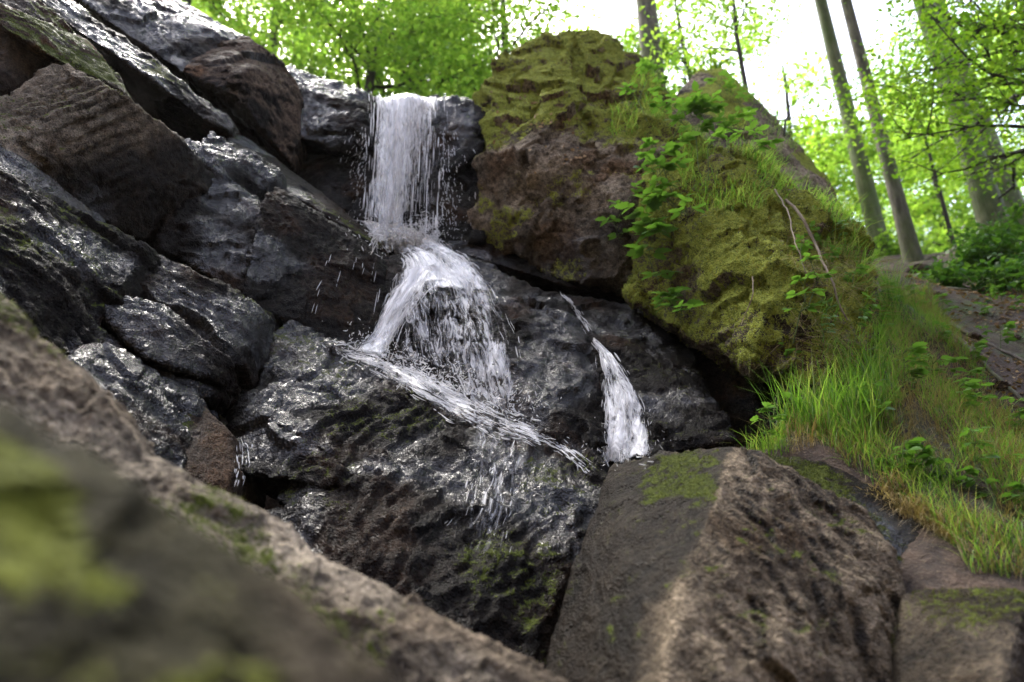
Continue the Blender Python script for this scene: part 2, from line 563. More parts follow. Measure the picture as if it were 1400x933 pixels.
rock('rock_slab', 'low mossy water-polished ledge beside the plunge of the upper fall', [
    ([(300, 176, 4.4), (332, 186, 4.55), (402, 236, 4.75), (462, 290, 4.85), (525, 335, 4.75), (520, 342, 4.6), (455, 302, 4.5), (378, 254, 4.35), (310, 192, 4.3)], (0.05, 0.6, 0.0)),
], 'wet', vox=0.013, amp=0.6, chip=4, chipamp=0.03, grain=((332, 186, 4.5), (500, 325, 4.7)), grainamp=0.015, moss=0.9, mossup=0.5)
rock('rock_block', 'black wet block whose front face the spray runs down', [
    ([(362, 262, 3.98), (374, 253, 4.1), (420, 284, 4.28), (482, 318, 4.45), (530, 350, 4.5), (524, 420, 4.3), (500, 482, 4.12), (440, 472, 3.98), (362, 428, 3.8), (330, 404, 3.72), (345, 320, 3.82)], (0.05, 0.7, 0.05)),
], 'wet', vox=0.012, amp=0.8, chip=4.5, chipamp=0.05, rough=0.04, film=-0.3)


def lip_cut(p, nr):
    return 0 * p[:, 0]


rock('rock_slab', 'wet lilac-glinting slab ending in a raised lip along the crack', [
    ([(-330, 60, 1.95), (-330, 330, 1.75), (-60, 222, 2.45), (0, 256, 2.62), (60, 262, 2.78), (78, 286, 2.9), (166, 342, 3.18), (186, 336, 3.25), (194, 342, 3.25), (178, 372, 3.12), (136, 418, 2.92), (100, 470, 2.72), (84, 512, 2.6), (0, 440, 2.35), (-60, 400, 2.2)], (-0.05, 0.5, 0.0)),
    ([(170, 344, 3.12), (187, 335, 3.16), (196, 342, 3.18), (178, 376, 3.02), (138, 422, 2.84), (120, 440, 2.78), (130, 405, 2.86)], (0, 0.3, 0)),
], 'wet', vox=0.010, amp=0.8, chip=3.0, chipamp=0.035, grain=GL, grainamp=0.034, film=0.26, rough=0.035, strata=0.13, moss=0.5, mossup=0.25, mossbias=-0.1)
rock('rock_slab', 'wet brown stepped slab right of the crack with square end', [
    ([(194, 346, 3.27), (240, 364, 3.39), (300, 394, 3.5), (356, 422, 3.66), (360, 432, 3.68), (352, 458, 3.62), (322, 502, 3.4), (280, 545, 3.18), (230, 548, 3.0), (112, 485, 2.80), (142, 420, 2.99), (372, 478, 3.95), (305, 565, 3.5)], (0.05, 0.5, 0.1)),
    ([(138, 432, 2.90), (176, 402, 3.03), (250, 440, 3.13), (318, 488, 3.3), (296, 520, 3.18), (200, 490, 2.9)], (0, 0.3, 0)),
], 'wetbrown', vox=0.011, amp=0.8, chip=3.0, chipamp=0.03, grain=GL, grainamp=0.034, film=0.26, rough=0.035, strata=0.12, moss=0.4, mossup=0.2, mossbias=-0.1)
rock('rock_slab', 'lowest blue-glinting wet slab above the weathered ledge', [
    ([(84, 505, 2.55), (118, 470, 2.68), (160, 480, 2.78), (206, 512, 2.9), (250, 548, 3.05), (272, 548, 3.12), (232, 615, 2.85), (240, 680, 2.6), (180, 640, 2.45), (60, 520, 2.4)], (-0.05, 0.5, 0.0)),
], 'wet', vox=0.010, amp=0.8, chip=5.5, chipamp=0.06, grain=GL, grainamp=0.03, film=0.4)
rock('rock_block', 'small pointed rust-brown rock at the foot of the slabs', [
    ([(270, 544, 3.05), (320, 590, 3.05), (322, 640, 2.95), (306, 680, 2.85), (260, 690, 2.7), (222, 632, 2.72), (236, 588, 2.85)], (0.0, 0.5, -0.1)),
], 'brown', vox=0.010, amp=0.6, chip=4, chipamp=0.04, wet=0.55, moss=0.9, mossup=0.2, mossf=lambda p, nr, mv: smooth(0.05, -0.12, (p - P(262, 610, 2.9)) @ np.array((1, 0.2, 0.2)) + 0.1 * fbm(p * 6, 2, 9)))
# --- centre
rock('boulder', 'wide rounded wet boulder that the lower cascade spreads over', [
    ([(362, 432, 4.0), (470, 480, 4.08), (560, 530, 4.0), (640, 568, 3.9), (720, 590, 3.78), (800, 622, 3.52), (834, 658, 3.28), (800, 770, 2.98), (742, 930, 2.62), (700, 920, 2.55), (560, 830, 2.62), (440, 770, 2.78), (560, 700, 2.98), (460, 640, 3.12), (400, 600, 3.3), (325, 600, 3.35), (320, 560, 3.5)], (0.15, 0.7, -0.2)),
    ([(322, 600, 3.25), (360, 585, 3.3), (470, 640, 3.0), (470, 665, 2.98), (340, 650, 3.05), (318, 640, 3.12)], (0.05, 0.4, -0.05)),
    ([(300, 700, 3.0), (440, 700, 2.98), (560, 760, 2.8), (740, 960, 2.5), (560, 960, 2.4), (300, 800, 2.7)], (0.1, 0.5, -0.2)),
], 'wet', vox=0.011, amp=0.9, chip=2.4, chipamp=0.085, grain=((830, 670, 3.3), (745, 900, 2.7)), grainamp=0.045, moss=0.45, mossup=0.2, mossbias=-0.15, film=0.10, rough=0.035)
rock('boulder', 'rounded black rock between the lower cascade and the side trickle', [
    ([(515, 350, 4.5), (600, 340, 4.8), (690, 372, 4.72), (770, 404, 4.55), (815, 475, 4.3), (832, 545, 4.0), (824, 634, 3.6), (700, 594, 3.88), (560, 524, 4.12), (500, 482, 4.22), (640, 430, 4.4), (720, 470, 4.15), (740, 540, 3.98)], (0.1, 0.7, -0.1)),
    ([(580, 330, 5.0), (650, 340, 5.05), (760, 386, 4.95), (872, 418, 4.95), (872, 396, 5.1), (660, 322, 5.2)], (0.1, 0.6, -0.1)),
], 'wet', vox=0.013, amp=0.9, chip=3.4, chipamp=0.09, rough=0.035, film=0.1)
rock('boulder', 'black wet rock right of the side trickle below the mossy boulder', [
    ([(766, 398, 4.7), (860, 420, 4.75), (935, 465, 4.65), (962, 540, 4.25), (1008, 604, 3.6), (890, 624, 3.62), (820, 640, 3.75), (812, 480, 4.45)], (0.1, 0.7, -0.1)),
], 'wet', vox=0.014, amp=0.9, chip=3.6, chipamp=0.08, rough=0.035, moss=0.3, film=0.08)
rock('rock_outcrop', 'black back wall of the hollow under the mossy boulder', [
    ([(880, 380, 5.2), (1100, 380, 5.2), (1150, 560, 4.4), (1080, 620, 4.1), (960, 620, 4.3), (900, 500, 4.8)], (0.2, 0.8, 0)),
], 'wet', vox=0.03, wet=0.6)

# --- mossy boulder
rock('boulder', 'moss-topped peaked boulder with a dark undercut beside the waterfall', [
    ([(644, 130, 5.25), (662, 205, 5.0), (652, 325, 5.15), (690, 74, 5.5), (716, 58, 5.6), (760, 52, 5.65), (840, 100, 5.35), (905, 125, 5.15), (925, 220, 4.7), (762, 122, 5.1), (702, 218, 4.88), (800, 228, 4.66), (852, 284, 4.58), (864, 398, 4.8), (750, 384, 5.05)], (0.1, 0.8, 0.1)),
    ([(765, 52, 5.6), (776, 45, 5.65), (812, 43, 5.65), (848, 60, 5.55), (905, 112, 5.3), (880, 150, 5.1), (800, 100, 5.25)], (0.1, 0.6, 0.1)),
    ([(760, 120, 5.05), (720, 190, 4.9), (815, 195, 4.72), (785, 140, 4.95)], (0, 0.4, 0)),
], 'mossy', vox=0.014, amp=1.0, chip=1.7, chipamp=0.24, rough=0.035, wet=0.0,
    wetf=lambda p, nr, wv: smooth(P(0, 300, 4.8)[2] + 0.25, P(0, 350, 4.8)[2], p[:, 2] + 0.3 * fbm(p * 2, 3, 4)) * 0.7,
    mossf=lambda p, nr, mv: np.clip(smooth(-0.5, 0.15, nr[:, 2] + 0.3 * fbm(p * 1.8, 3, 5)) * smooth(P(0, 215, 4.8)[2], P(0, 150, 4.9)[2], p[:, 2] + 0.25 * fbm(p * 1.5, 2, 15)) * (0.9 + 0.5 * fbm(p * 3.0, 3, 77)) + 0.5 * smooth(0.1, 0.5, fbm(p * 2.4, 3, 79)), 0, 1))
rock('boulder', 'large moss-covered bulging boulder overhanging the black hollow', [
    ([(858, 402, 4.55), (880, 432, 4.42), (940, 460, 4.18), (1000, 484, 3.92), (1068, 514, 3.62), (1088, 500, 3.55), (1100, 410, 3.66), (1080, 330, 3.85), (1000, 250, 4.2), (940, 262, 4.25), (880, 250, 4.55), (930, 180, 4.8), (1040, 215, 4.65)], (0.2, 0.8, 0.2)),
    ([(1040, 215, 4.7), (1120, 262, 4.5), (1168, 305, 4.3), (1188, 355, 4.15), (1190, 430, 3.95), (1170, 520, 3.65), (1090, 530, 3.58), (1090, 420, 3.72), (1060, 320, 4.05)], (0.2, 0.7, 0.1)),
], 'mossy', vox=0.014, amp=1.1, chip=2.3, chipamp=0.19, rough=0.045, wet=0.1, wetvar=0.2,
    mossf=lambda p, nr, mv: np.clip(0.95 * smooth(-0.95, -0.1, nr[:, 2] + 0.25 * fbm(p * 2.5, 3, 6)) * (0.8 + 0.45 * fbm(p * 2.2, 3, 78)), 0, 1))
rock('boulder', 'bare brown pointed rock standing behind the ferny plants', [
    ([(890, 165, 5.7), (955, 94, 6.1), (992, 92, 6.1), (1062, 162, 5.9), (1132, 242, 5.6), (1160, 300, 5.2), (1080, 290, 5.0), (930, 230, 5.2), (985, 105, 5.9)], (0.2, 0.8, -0.2)),
], 'mossy', vox=0.022, amp=0.8, chip=2.5, chipamp=0.06, wet=0, moss=1.0, mossup=-0.1, mossbias=0.1)

# --- foreground right
def keel_calm(p, nr):
    a, c = P(1000, 612, 2.6), P(890, 1010, 1.72)
    e = (c - a) / np.linalg.norm(c - a)
    rel = p - a
    dist = np.linalg.norm(rel - (rel @ e)[:, None] * e, axis=1)
    return (0.4 + 0.6 * smooth(-0.25, 0.1, nr[:, 0])) * (0.3 + 0.7 * smooth(0.02, 0.12, dist))


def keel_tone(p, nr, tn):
    # paler tone along the keel
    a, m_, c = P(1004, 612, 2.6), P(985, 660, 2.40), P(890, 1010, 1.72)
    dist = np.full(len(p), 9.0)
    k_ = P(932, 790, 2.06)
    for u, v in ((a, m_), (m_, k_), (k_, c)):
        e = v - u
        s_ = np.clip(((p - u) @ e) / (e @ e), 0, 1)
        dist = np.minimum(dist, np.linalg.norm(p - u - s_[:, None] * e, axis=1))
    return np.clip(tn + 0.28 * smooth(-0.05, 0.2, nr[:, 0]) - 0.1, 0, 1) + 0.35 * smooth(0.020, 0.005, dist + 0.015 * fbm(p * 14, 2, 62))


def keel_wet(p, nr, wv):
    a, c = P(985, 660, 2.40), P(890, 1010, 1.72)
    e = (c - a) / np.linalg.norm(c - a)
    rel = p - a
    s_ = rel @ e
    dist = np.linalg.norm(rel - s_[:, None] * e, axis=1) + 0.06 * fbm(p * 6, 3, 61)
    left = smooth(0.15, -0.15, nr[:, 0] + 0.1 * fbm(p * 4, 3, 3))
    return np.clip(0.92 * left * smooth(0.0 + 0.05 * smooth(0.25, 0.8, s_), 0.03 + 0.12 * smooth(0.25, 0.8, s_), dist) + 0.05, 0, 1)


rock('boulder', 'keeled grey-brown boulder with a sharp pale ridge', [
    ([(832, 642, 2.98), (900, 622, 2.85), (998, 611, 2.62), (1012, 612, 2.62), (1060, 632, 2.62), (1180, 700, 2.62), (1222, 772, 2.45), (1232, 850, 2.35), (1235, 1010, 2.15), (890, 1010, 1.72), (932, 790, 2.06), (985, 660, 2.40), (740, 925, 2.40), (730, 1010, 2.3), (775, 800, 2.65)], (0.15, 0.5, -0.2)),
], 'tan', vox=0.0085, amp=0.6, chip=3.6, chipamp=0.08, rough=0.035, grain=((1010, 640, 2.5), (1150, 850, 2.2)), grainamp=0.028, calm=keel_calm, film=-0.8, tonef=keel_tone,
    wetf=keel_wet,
    mossf=lambda p, nr, mv: np.clip(0.20 * smooth(0.1, -0.2, nr[:, 0]) * smooth(0.2, 0.7, p[:, 0] + 0.25 * (p[:, 2] - 1.6) + 0.35 * fbm(p * 5, 4, 31)) * smooth(1.0, 1.5, p[:, 2] + 0.2 * fbm(p * 4, 3, 39)) + 0.6 * smooth(0.5, 0.8, nr[:, 2]) * smooth(-0.1, 0.4, fbm(p * 5, 3, 32)), 0, 1))
rock('boulder', 'low mossy grey boulder cut off square beside the keeled boulder', [
    ([(1232, 808, 2.35), (1300, 800, 2.3), (1386, 804, 2.2), (1398, 822, 2.12), (1372, 935, 1.85), (1365, 1010, 1.75), (1228, 1010, 1.95), (1225, 880, 2.2), (1460, 830, 2.3), (1460, 1010, 2.0)], (0.1, 0.5, -0.15)),
], 'tan', vox=0.009, amp=0.5, chip=4, chipamp=0.04, rough=0.03, wet=0.75, moss=0.4, mossup=-0.3, film=0.0)
rock('rock_slab', 'wet mossy streambed slab behind the keeled boulder', [
    ([(1040, 618, 3.15), (1130, 630, 3.1), (1225, 682, 2.95), (1310, 748, 2.72), (1345, 785, 2.62), (1225, 800, 2.55), (1160, 720, 2.68)], (0.1, 0.3, -0.3)),
], 'wet', vox=0.012, amp=0.7, chip=5, chipamp=0.04, moss=0.95, mossup=0.5)
# --- foreground left
rock('rock_slab', 'long weathered tan ledge running down behind the blurred mossy rock', [
    ([(-330, 150, 1.3), (-330, 400, 1.15), (-40, 385, 1.55), (0, 415, 1.58), (72, 492, 1.62), (120, 525, 1.64), (60, 600, 1.45), (-40, 520, 1.4)], (-0.05, 0.35, -0.1)),
    ([(110, 528, 1.66), (150, 548, 1.68), (190, 612, 1.68), (200, 660, 1.6), (140, 680, 1.48), (60, 600, 1.45)], (0, 0.35, -0.15)),
    ([(190, 622, 1.66), (220, 636, 1.72), (330, 690, 1.74), (385, 712, 1.75), (425, 752, 1.74), (400, 820, 1.6), (300, 780, 1.5), (140, 670, 1.45)], (0, 0.35, -0.2)),
    ([(415, 748, 1.74), (440, 765, 1.75), (560, 822, 1.76), (700, 890, 1.78), (775, 940, 1.76), (775, 1000, 1.7), (500, 980, 1.45), (380, 810, 1.55)], (0, 0.35, -0.2)),
], 'weathered', vox=0.008, amp=0.6, chip=5, chipamp=0.05, rough=0.04, grain=((0, 415, 1.6), (700, 890, 1.78)), grainamp=0.02, wet=0.05, moss=0.5, mossup=0.1, mossbias=-0.05)
def near_tone(p, nr, tn):
    # paler tone along the top edge
    a, c = P(0, 548, 0.52), P(560, 945, 0.57)
    e = (c - a) / np.linalg.norm(c - a)
    dn = np.cross(e, np.array((0, 1.0, 0)))
    if dn[2] > 0: dn = -dn
    return np.clip(tn * 0.8, 0, 1) + 0.75 * smooth(0.035, 0.0, (p - a) @ dn + 0.012 * fbm(p * 9, 2, 54))


def near_moss(p, nr, mv):
    a, c = P(0, 548, 0.52), P(560, 945, 0.57)
    e = (c - a) / np.linalg.norm(c - a)
    dn = np.cross(e, np.array((0, 1.0, 0)))
    if dn[2] > 0: dn = -dn
    d = (p - a) @ dn + 0.02 * fbm(p * 8, 2, 52)
    return np.clip(1.1 * smooth(0.015, 0.045, d) * smooth(0.12, 0.06, d) * (0.95 + 0.8 * fbm(p * 7.0, 2, 51)) + 0.3 * fbm(p * 12, 3, 53), 0, 1)


rock('boulder', 'out-of-focus moss-streaked rock in the near corner', [
    ([(-250, 400, 0.50), (0, 548, 0.52), (110, 612, 0.53), (215, 690, 0.54), (335, 765, 0.55), (450, 850, 0.56), (560, 945, 0.57), (640, 1060, 0.55), (300, 1060, 0.42), (-250, 900, 0.36)], (-0.02, 0.22, -0.12)),
], 'near', vox=0.006, amp=0.35, chip=9, chipamp=0.05, rough=0.02, wet=0.0, wetvar=0.0, moss=0, seed=77,
    mossf=near_moss, tonef=near_tone)

# ------------------------------------------------------------------ terrain
ctrl = [P(*q) for q in [
    (1010, 615, 3.3), (1060, 600, 3.45), (1100, 575, 3.55), (1150, 640, 3.1), (1220, 690, 2.95), (1250, 800, 2.45), (1420, 812, 2.4),
    (1390, 700, 2.9), (1300, 610, 3.4), (1200, 540, 3.65), (1200, 450, 4.1), (1215, 400, 4.7), (1235, 370, 5.8), (1240, 364, 8.0),
    (1250, 362, 9.0), (1310, 345, 8.3), (1370, 318, 8.4), (1420, 320, 7.5), (1290, 440, 5.2), (1350, 470, 4.9), (1400, 590, 3.9),
    (1400, 500, 4.5), (1270, 400, 6.2), (1330, 400, 6.0), (1420, 400, 5.6), (1200, 352, 10.2), (1300, 520, 4.2), (1340, 560, 3.95)]]
ctrl += [np.array(q, dtype=float) for q in [
    (-2.2, 1.2, 1.1), (-5, 2.5, 4.5), (-5, 6, 7.0), (-1.2, 2.6, 0.3), (0, 1.8, 0.1), (0.4, 2.8, 0.2), (0, 0, 0.0), (0, 4.4, 1.3), (-1.6, 4.2, 1.6),
    (-2.6, 3.8, 2.4), (-0.6, 5.9, 5.6), (-0.2, 6.8, 5.8), (-2.5, 6.2, 6.4), (1.2, 6.3, 5.2), (2.2, 6.0, 4.6), (3.3, 6.2, 4.4), (0, 9, 6.2), (-4, 9, 7.5), (3, 9, 6.0),
    (1.2, 4.6, 1.4), (1.7, 4.2, 1.8), (0, 14, 7.0), (-8, 14, 9), (8, 14, 6.8), (0, 30, 10), (-20, 30, 16), (20, 30, 11), (0, 90, 24), (60, 60, 26),
    (-60, 60, 32), (12, 6, 7), (12, 0, 5), (-12, 0, 8), (-12, 6, 10), (0, -2.5, 2.6), (0, -5, 9.5), (0, -9, 20), (0, -14, 28), (12, -10, 18), (-12, -10, 20), (4, 1, 0.8), (2.5, 0.5, 0.1), (6, -4, 7.5), (-6, -4, 9),  # unseen slope behind the camera, added steep to block sky light off the wet rock
    (0, -60, 50), (60, 0, 24), (-60, 0, 30), (60, -60, 26), (-60, -60, 30)]]
ctrl = np.array(ctrl)


def _rbf_fit(c):
    n = len(c)
    r = np.linalg.norm(c[:, None, :2] - c[None, :, :2], axis=2)
    A = np.zeros((n + 3, n + 3))
    A[:n, :n] = r
    A[:n, n] = 1
    A[:n, n + 1:] = c[:, :2]
    A[n, :n] = 1
    A[n + 1:, :n] = c[:, :2].T
    b = np.zeros(n + 3)
    b[:n] = c[:, 2]
    return np.linalg.solve(A + 1e-9 * np.eye(n + 3), b)


_W = _rbf_fit(ctrl)


def ground_z(x, y, detail=True):
    x, y = np.atleast_1d(x).astype(float), np.atleast_1d(y).astype(float)
    r = np.sqrt((x[:, None] - ctrl[None, :, 0]) ** 2 + (y[:, None] - ctrl[None, :, 1]) ** 2)
    z = r @ _W[:-3] + _W[-3] + _W[-2] * x + _W[-1] * y
    if detail:
        q = np.stack((x, y, x * 0), 1)
        z = z + 0.07 * fbm(q * 1.3, 3, 101) + 0.04 * fbm(q * 4.5, 3, 102, ridged=False)
    return z


def graded(lo, a, b, hi, step, n):
    s1 = a - (a - lo) * (np.linspace(1, 0, n, endpoint=False) ** 2.2)
    s3 = b + (hi - b) * (np.linspace(1, 0, n, endpoint=False)[::-1] ** 2.2 + 0)
    s3 = b + (hi - b) * (np.linspace(0, 1, n + 1)[1:] ** 2.2)
    return np.concatenate((s1, np.arange(a, b, step), s3))


gx = graded(-80, -4, 6.5, 80, 0.05, 40)
gy = graded(-80, 1.2, 9.5, 110, 0.05, 40)
GX, GY = np.meshgrid(gx, gy)
gz = ground_z(GX.ravel(), GY.ravel())
nx, ny = len(gx), len(gy)
idx = np.arange(nx * ny).reshape(ny, nx)
GF = np.stack((idx[:-1, :-1], idx[:-1, 1:], idx[1:, 1:], idx[1:, :-1]), -1).reshape(-1, 4)
GV = np.stack((GX.ravel(), GY.ravel(), gz), 1)


def ground_material():
    m, t, out = new_mat('forest_soil')
    pos = N(t, 'ShaderNodeNewGeometry').outputs['Position']
    n1 = noise_tex(t, 1.4, 6, 0.6, pos, 0.5)
    n2 = noise_tex(t, 14, 6, 0.65, pos)
    n3 = noise_tex(t, 70, 4, 0.6, pos)
    c = mixc(t, ramp(t, n1, [(0.35, (0, 0, 0)), (0.65, (1, 1, 1))]), (0.034, 0.022, 0.015), (0.085, 0.056, 0.038))
    c = mixc(t, 1.0, c, ramp(t, n2, [(0.3, (0.45, 0.45, 0.45)), (0.7, (1.35, 1.3, 1.2))]), 'MULTIPLY')
    c = mixc(t, ramp(t, n3, [(0.58, (0, 0, 0)), (0.7, (1, 1, 1))]), c, (0.14, 0.10, 0.065))
    g = ramp(t, noise_tex(t, 0.9, 4, 0.6, pos), [(0.52, (0, 0, 0)), (0.66, (1, 1, 1))])
    g = math_n(t, 'MULTIPLY', g, ramp(t, n2, [(0.4, (0, 0, 0)), (0.6, (1, 1, 1))]))
    c = mixc(t, g, c, (0.045, 0.075, 0.015))
    p = N(t, 'ShaderNodeBsdfPrincipled')
    p.inputs['Roughness'].default_value = 0.9
    t.links.new(c, p.inputs['Base Color'])
    b = N(t, 'ShaderNodeBump')
    b.inputs['Strength'].default_value = 1.0
    b.inputs['Distance'].default_value = 0.05
    t.links.new(math_n(t, 'ADD', n2, math_n(t, 'MULTIPLY', n3, 0.4)), b.inputs['Height'])
    t.links.new(b.outputs[0], p.inputs['Normal'])
    t.links.new(p.outputs[0], out.inputs['Surface'])
    return m


M['soil'] = ground_material()
ground = link('ground', fast_mesh('ground', GV, GF, 4, M['soil']))
tag(ground, 'brown forest soil bank rising beside and behind the cascade, plus an added unseen rise behind the camera', 'ground', kind='structure')

# ------------------------------------------------------------------ trees
class Tubes:
    def __init__(self):
        self.V, self.F, self.n = [], [], 0

    def add(self, path, rad, sides=8):
        path = np.asarray(path, dtype=float)
        k = len(path)
        tn = np.gradient(path, axis=0)
        tn /= np.linalg.norm(tn, axis=1)[:, None] + 1e-9
        ref = np.array((0.31, 0.92, 0.2))
        a = np.cross(tn, ref)
        a /= np.linalg.norm(a, axis=1)[:, None] + 1e-9
        b = np.cross(tn, a)
        th = np.linspace(0, 2 * np.pi, sides, endpoint=False)
        ring = a[:, None, :] * np.cos(th)[None, :, None] + b[:, None, :] * np.sin(th)[None, :, None]
        v = path[:, None, :] + ring * np.asarray(rad, dtype=float)[:, None, None]
        self.V.append(v.reshape(-1, 3))
        i = np.arange(k * sides).reshape(k, sides)
        f = np.stack((i[:-1], np.roll(i[:-1], -1, 1), np.roll(i[1:], -1, 1), i[1:]), -1).reshape(-1, 4)
        self.F.append(f + self.n)
        self.n += k * sides

    def mesh(self, name, mat, origin=(0, 0, 0)):
        return fast_mesh(name, np.concatenate(self.V) - np.array(origin), np.concatenate(self.F), 4, mat)


def leaf_quads(c, nrm, size, rng, aspect=0.6, droop=0.15):
    """folded diamond leaves; c (n,3), nrm (n,3)"""
    n = len(c)
    d = rng.normal(size=(n, 3))
    d -= (d * nrm).sum(1)[:, None] * nrm
    d /= np.linalg.norm(d, axis=1)[:, None] + 1e-9
    s = np.cross(nrm, d)
    L = size[:, None]
    v0 = c - d * L * 0.5
    v2 = c + d * L * 0.5 - nrm * L * droop
    v1 = c + s * L * aspect * 0.5 + nrm * L * 0.06
    v3 = c - s * L * aspect * 0.5 + nrm * L * 0.06
    V = np.stack((v0, v1, v2, v3), 1).reshape(-1, 3)
    F = np.arange(4 * n).reshape(n, 4)
    return V, F


M['leafbright'] = leaf_material('spring_leaves', [(0.085, 0.180, 0.034), (0.150, 0.270, 0.054), (0.225, 0.340, 0.080), (0.12, 0.230, 0.045)], 0.58, tboost=2.1)
M['leafmid'] = leaf_material('woodland_leaves', [(0.060, 0.140, 0.014), (0.105, 0.215, 0.022), (0.15, 0.255, 0.03)], 0.5, tboost=2.0)
M['leafdark'] = leaf_material('dark_green_leaves', [(0.022, 0.070, 0.014), (0.040, 0.105, 0.020), (0.065, 0.140, 0.022)], 0.45, tboost=1.7)  # deep green of the bramble foliage itself
M['bark'] = bark_material('grey_bark', (0.050, 0.042, 0.033), (0.19, 0.165, 0.13), (0.075, 0.095, 0.028), 0.3)
M['barkgreen'] = bark_material('algae_green_bark', (0.070, 0.072, 0.042), (0.21, 0.205, 0.125), (0.075, 0.110, 0.030), 0.8)
M['barkdark'] = bark_material('dark_bark', (0.022, 0.018, 0.015), (0.050, 0.040, 0.032))
NTREE = [0]


def tree(name, label, x, y, h, r, bark, leaf, crown=(0.35, 1.0), spread=2.0, nl=14, leaves=7000, size=0.085, lean=(0, 0), sides=9, group=None,
         elev=(0.05, 0.6), cat='tree', extra_limbs=(), top_r=0.35, spray=0.28, wob=0.05):
    NTREE[0] += 1
    rng = np.random.default_rng(500 + NTREE[0])
    z = float(ground_z(x, y, False)[0]) - 0.15
    base = np.array((x, y, z))
    root = empty(name, base)
    tag(root, label, cat, group)
    T = Tubes()
    k = 16
    t = np.linspace(0, 1, k)
    path = np.stack((lean[0] * t * h + wob * h * 0.25 * np.cumsum(rng.normal(0, 0.25, k)) / 3 * t, lean[1] * t * h + wob * h * 0.25 * np.cumsum(rng.normal(0, 0.25, k)) / 3 * t, t * h), 1)
    rad = r * (1 - (1 - top_r) * t) + 0.22 * r * np.exp(-t * h / 0.3)
    rad[-1] *= 0.3
    T.add(path, rad, sides)
    tips = []
    for i in range(nl):
        tt = crown[0] + (crown[1] - crown[0]) * (i + rng.random()) / nl
        p0 = np.array([np.interp(tt, t, path[:, j]) for j in range(3)])
        az = rng.random() * 2 * np.pi
        el = rng.uniform(*elev)
        L = spread * rng.uniform(0.6, 1.1) * (1 - 0.45 * (tt - crown[0]) / max(1e-3, crown[1] - crown[0]))
        tips.append((p0, az, el, L, np.interp(tt, t, rad) * 0.5))
    for (tt, az, el, L) in extra_limbs:
        p0 = np.array([np.interp(tt, t, path[:, j]) for j in range(3)])
        tips.append((p0, az, el, L, np.interp(tt, t, rad) * 0.22))
    pts = []
    for (p0, az, el, L, r1) in tips:
        m = 8
        s = np.linspace(0, 1, m)
        d = np.array((math.cos(az) * math.cos(el), math.sin(az) * math.cos(el), math.sin(el)))
        wob_ = np.cumsum(rng.normal(0, 0.045 * L, (m, 3)), 0) * s[:, None]
        lp = p0 + d * (s * L)[:, None] + wob_ + np.array((0, 0, -0.10 * L))[None] * (s ** 2)[:, None]
        T.add(lp, np.maximum(r1 * (1 - 0.85 * s), 0.006), 5)
        nt_ = rng.integers(4, 8)
        for q in range(nt_):
            st = rng.uniform(0.25, 0.98)
            b0 = np.array([np.interp(st, s, lp[:, j]) for j in range(3)])
            a2 = az + rng.normal(0, 0.9)
            e2 = el * 0.5 + rng.normal(0, 0.25)
            l2 = L * rng.uniform(0.25, 0.55)
            d2 = np.array((math.cos(a2) * math.cos(e2), math.sin(a2) * math.cos(e2), math.sin(e2)))
            s2 = np.linspace(0, 1, 5)
            tp = b0 + d2 * (s2 * l2)[:, None] + np.cumsum(rng.normal(0, 0.03 * l2, (5, 3)), 0) * s2[:, None]
            T.add(tp, np.maximum(r1 * 0.35 * (1 - 0.8 * s2), 0.003), 4)
            pts.append((tp, l2))
    tm = T.mesh('trunk', bark)
    link('trunk', tm, root)
    if leaves:
        wts = np.array([l for _, l in pts])
        ch = rng.choice(len(pts), leaves, p=wts / wts.sum())
        arr = np.stack([p for p, _ in pts])            # (k,5,3)
        f = rng.uniform(0, 4, leaves)
        i0 = np.minimum(f.astype(int), 3)
        fr = (f - i0)[:, None]
        c = arr[ch, i0] * (1 - fr) + arr[ch, i0 + 1] * fr
        c = c + rng.normal(0, 1, (leaves, 3)) * np.array((spray, spray, spray * 0.4))
        nr = rng.normal(0, 0.55, (leaves, 3)) + np.array((0, 0, 1.0))
        nr /= np.linalg.norm(nr, axis=1)[:, None]
        V, F = leaf_quads(c, nr, size * rng.uniform(0.6, 1.25, leaves), rng)
        link('crown', fast_mesh('crown', V, F, 4, leaf, smooth=False), root)
    return root


def at(px, py, Y):
    q = P(px, py, Y)
    return q[0], q[1]


# tall trunks on the bank
gT = 'tall trunks on the bank'
tree('beech_tree', 'thick grey trunk rising straight behind the moss-topped boulder', *at(893, 95, 8.0), 15, 0.20, M['bark'], M['leafmid'], (0.5, 1.0), 6.0, 30, 16000, 0.20, group=gT, wob=0.02, spray=0.5)
tree('beech_tree', 'pale green trunk behind the slimmer pair trunk on the bank', *at(1206, 350, 10.6), 17, 0.165, M['barkgreen'], M['leafmid'], (0.6, 1.0), 3.0, 12, 4500, 0.11, group=gT, wob=0.015)
tree('beech_tree', 'slender mottled trunk standing where the dirt path tops out', *at(1250, 362, 9.0), 16, 0.12, M['bark'], M['leafmid'], (0.6, 1.0), 5.0, 22, 7000, 0.20, group=gT, wob=0.02, spray=0.5)
tree('oak_tree', 'thickest algae-green trunk above the leafy shrub', *at(1362, 318, 8.4), 17, 0.18, M['barkgreen'], M['leafmid'], (0.45, 1.0), 4.0, 20, 10000, 0.13, group=gT, wob=0.015,
     extra_limbs=[(0.30, 3.6, 0.2, 1.6), (0.38, 4.4, 0.3, 1.8), (0.42, 5.2, 0.2, 1.6), (0.25, 4.0, 0.25, 1.2)])
tree('oak_tree', 'grey-green stem growing close behind the thickest trunk', *at(1392, 312, 8.9), 15, 0.19, M['barkgreen'], M['leafmid'], (0.55, 1.0), 2.6, 12, 4500, 0.10, lean=(-0.03, 0), group=gT, wob=0.015)
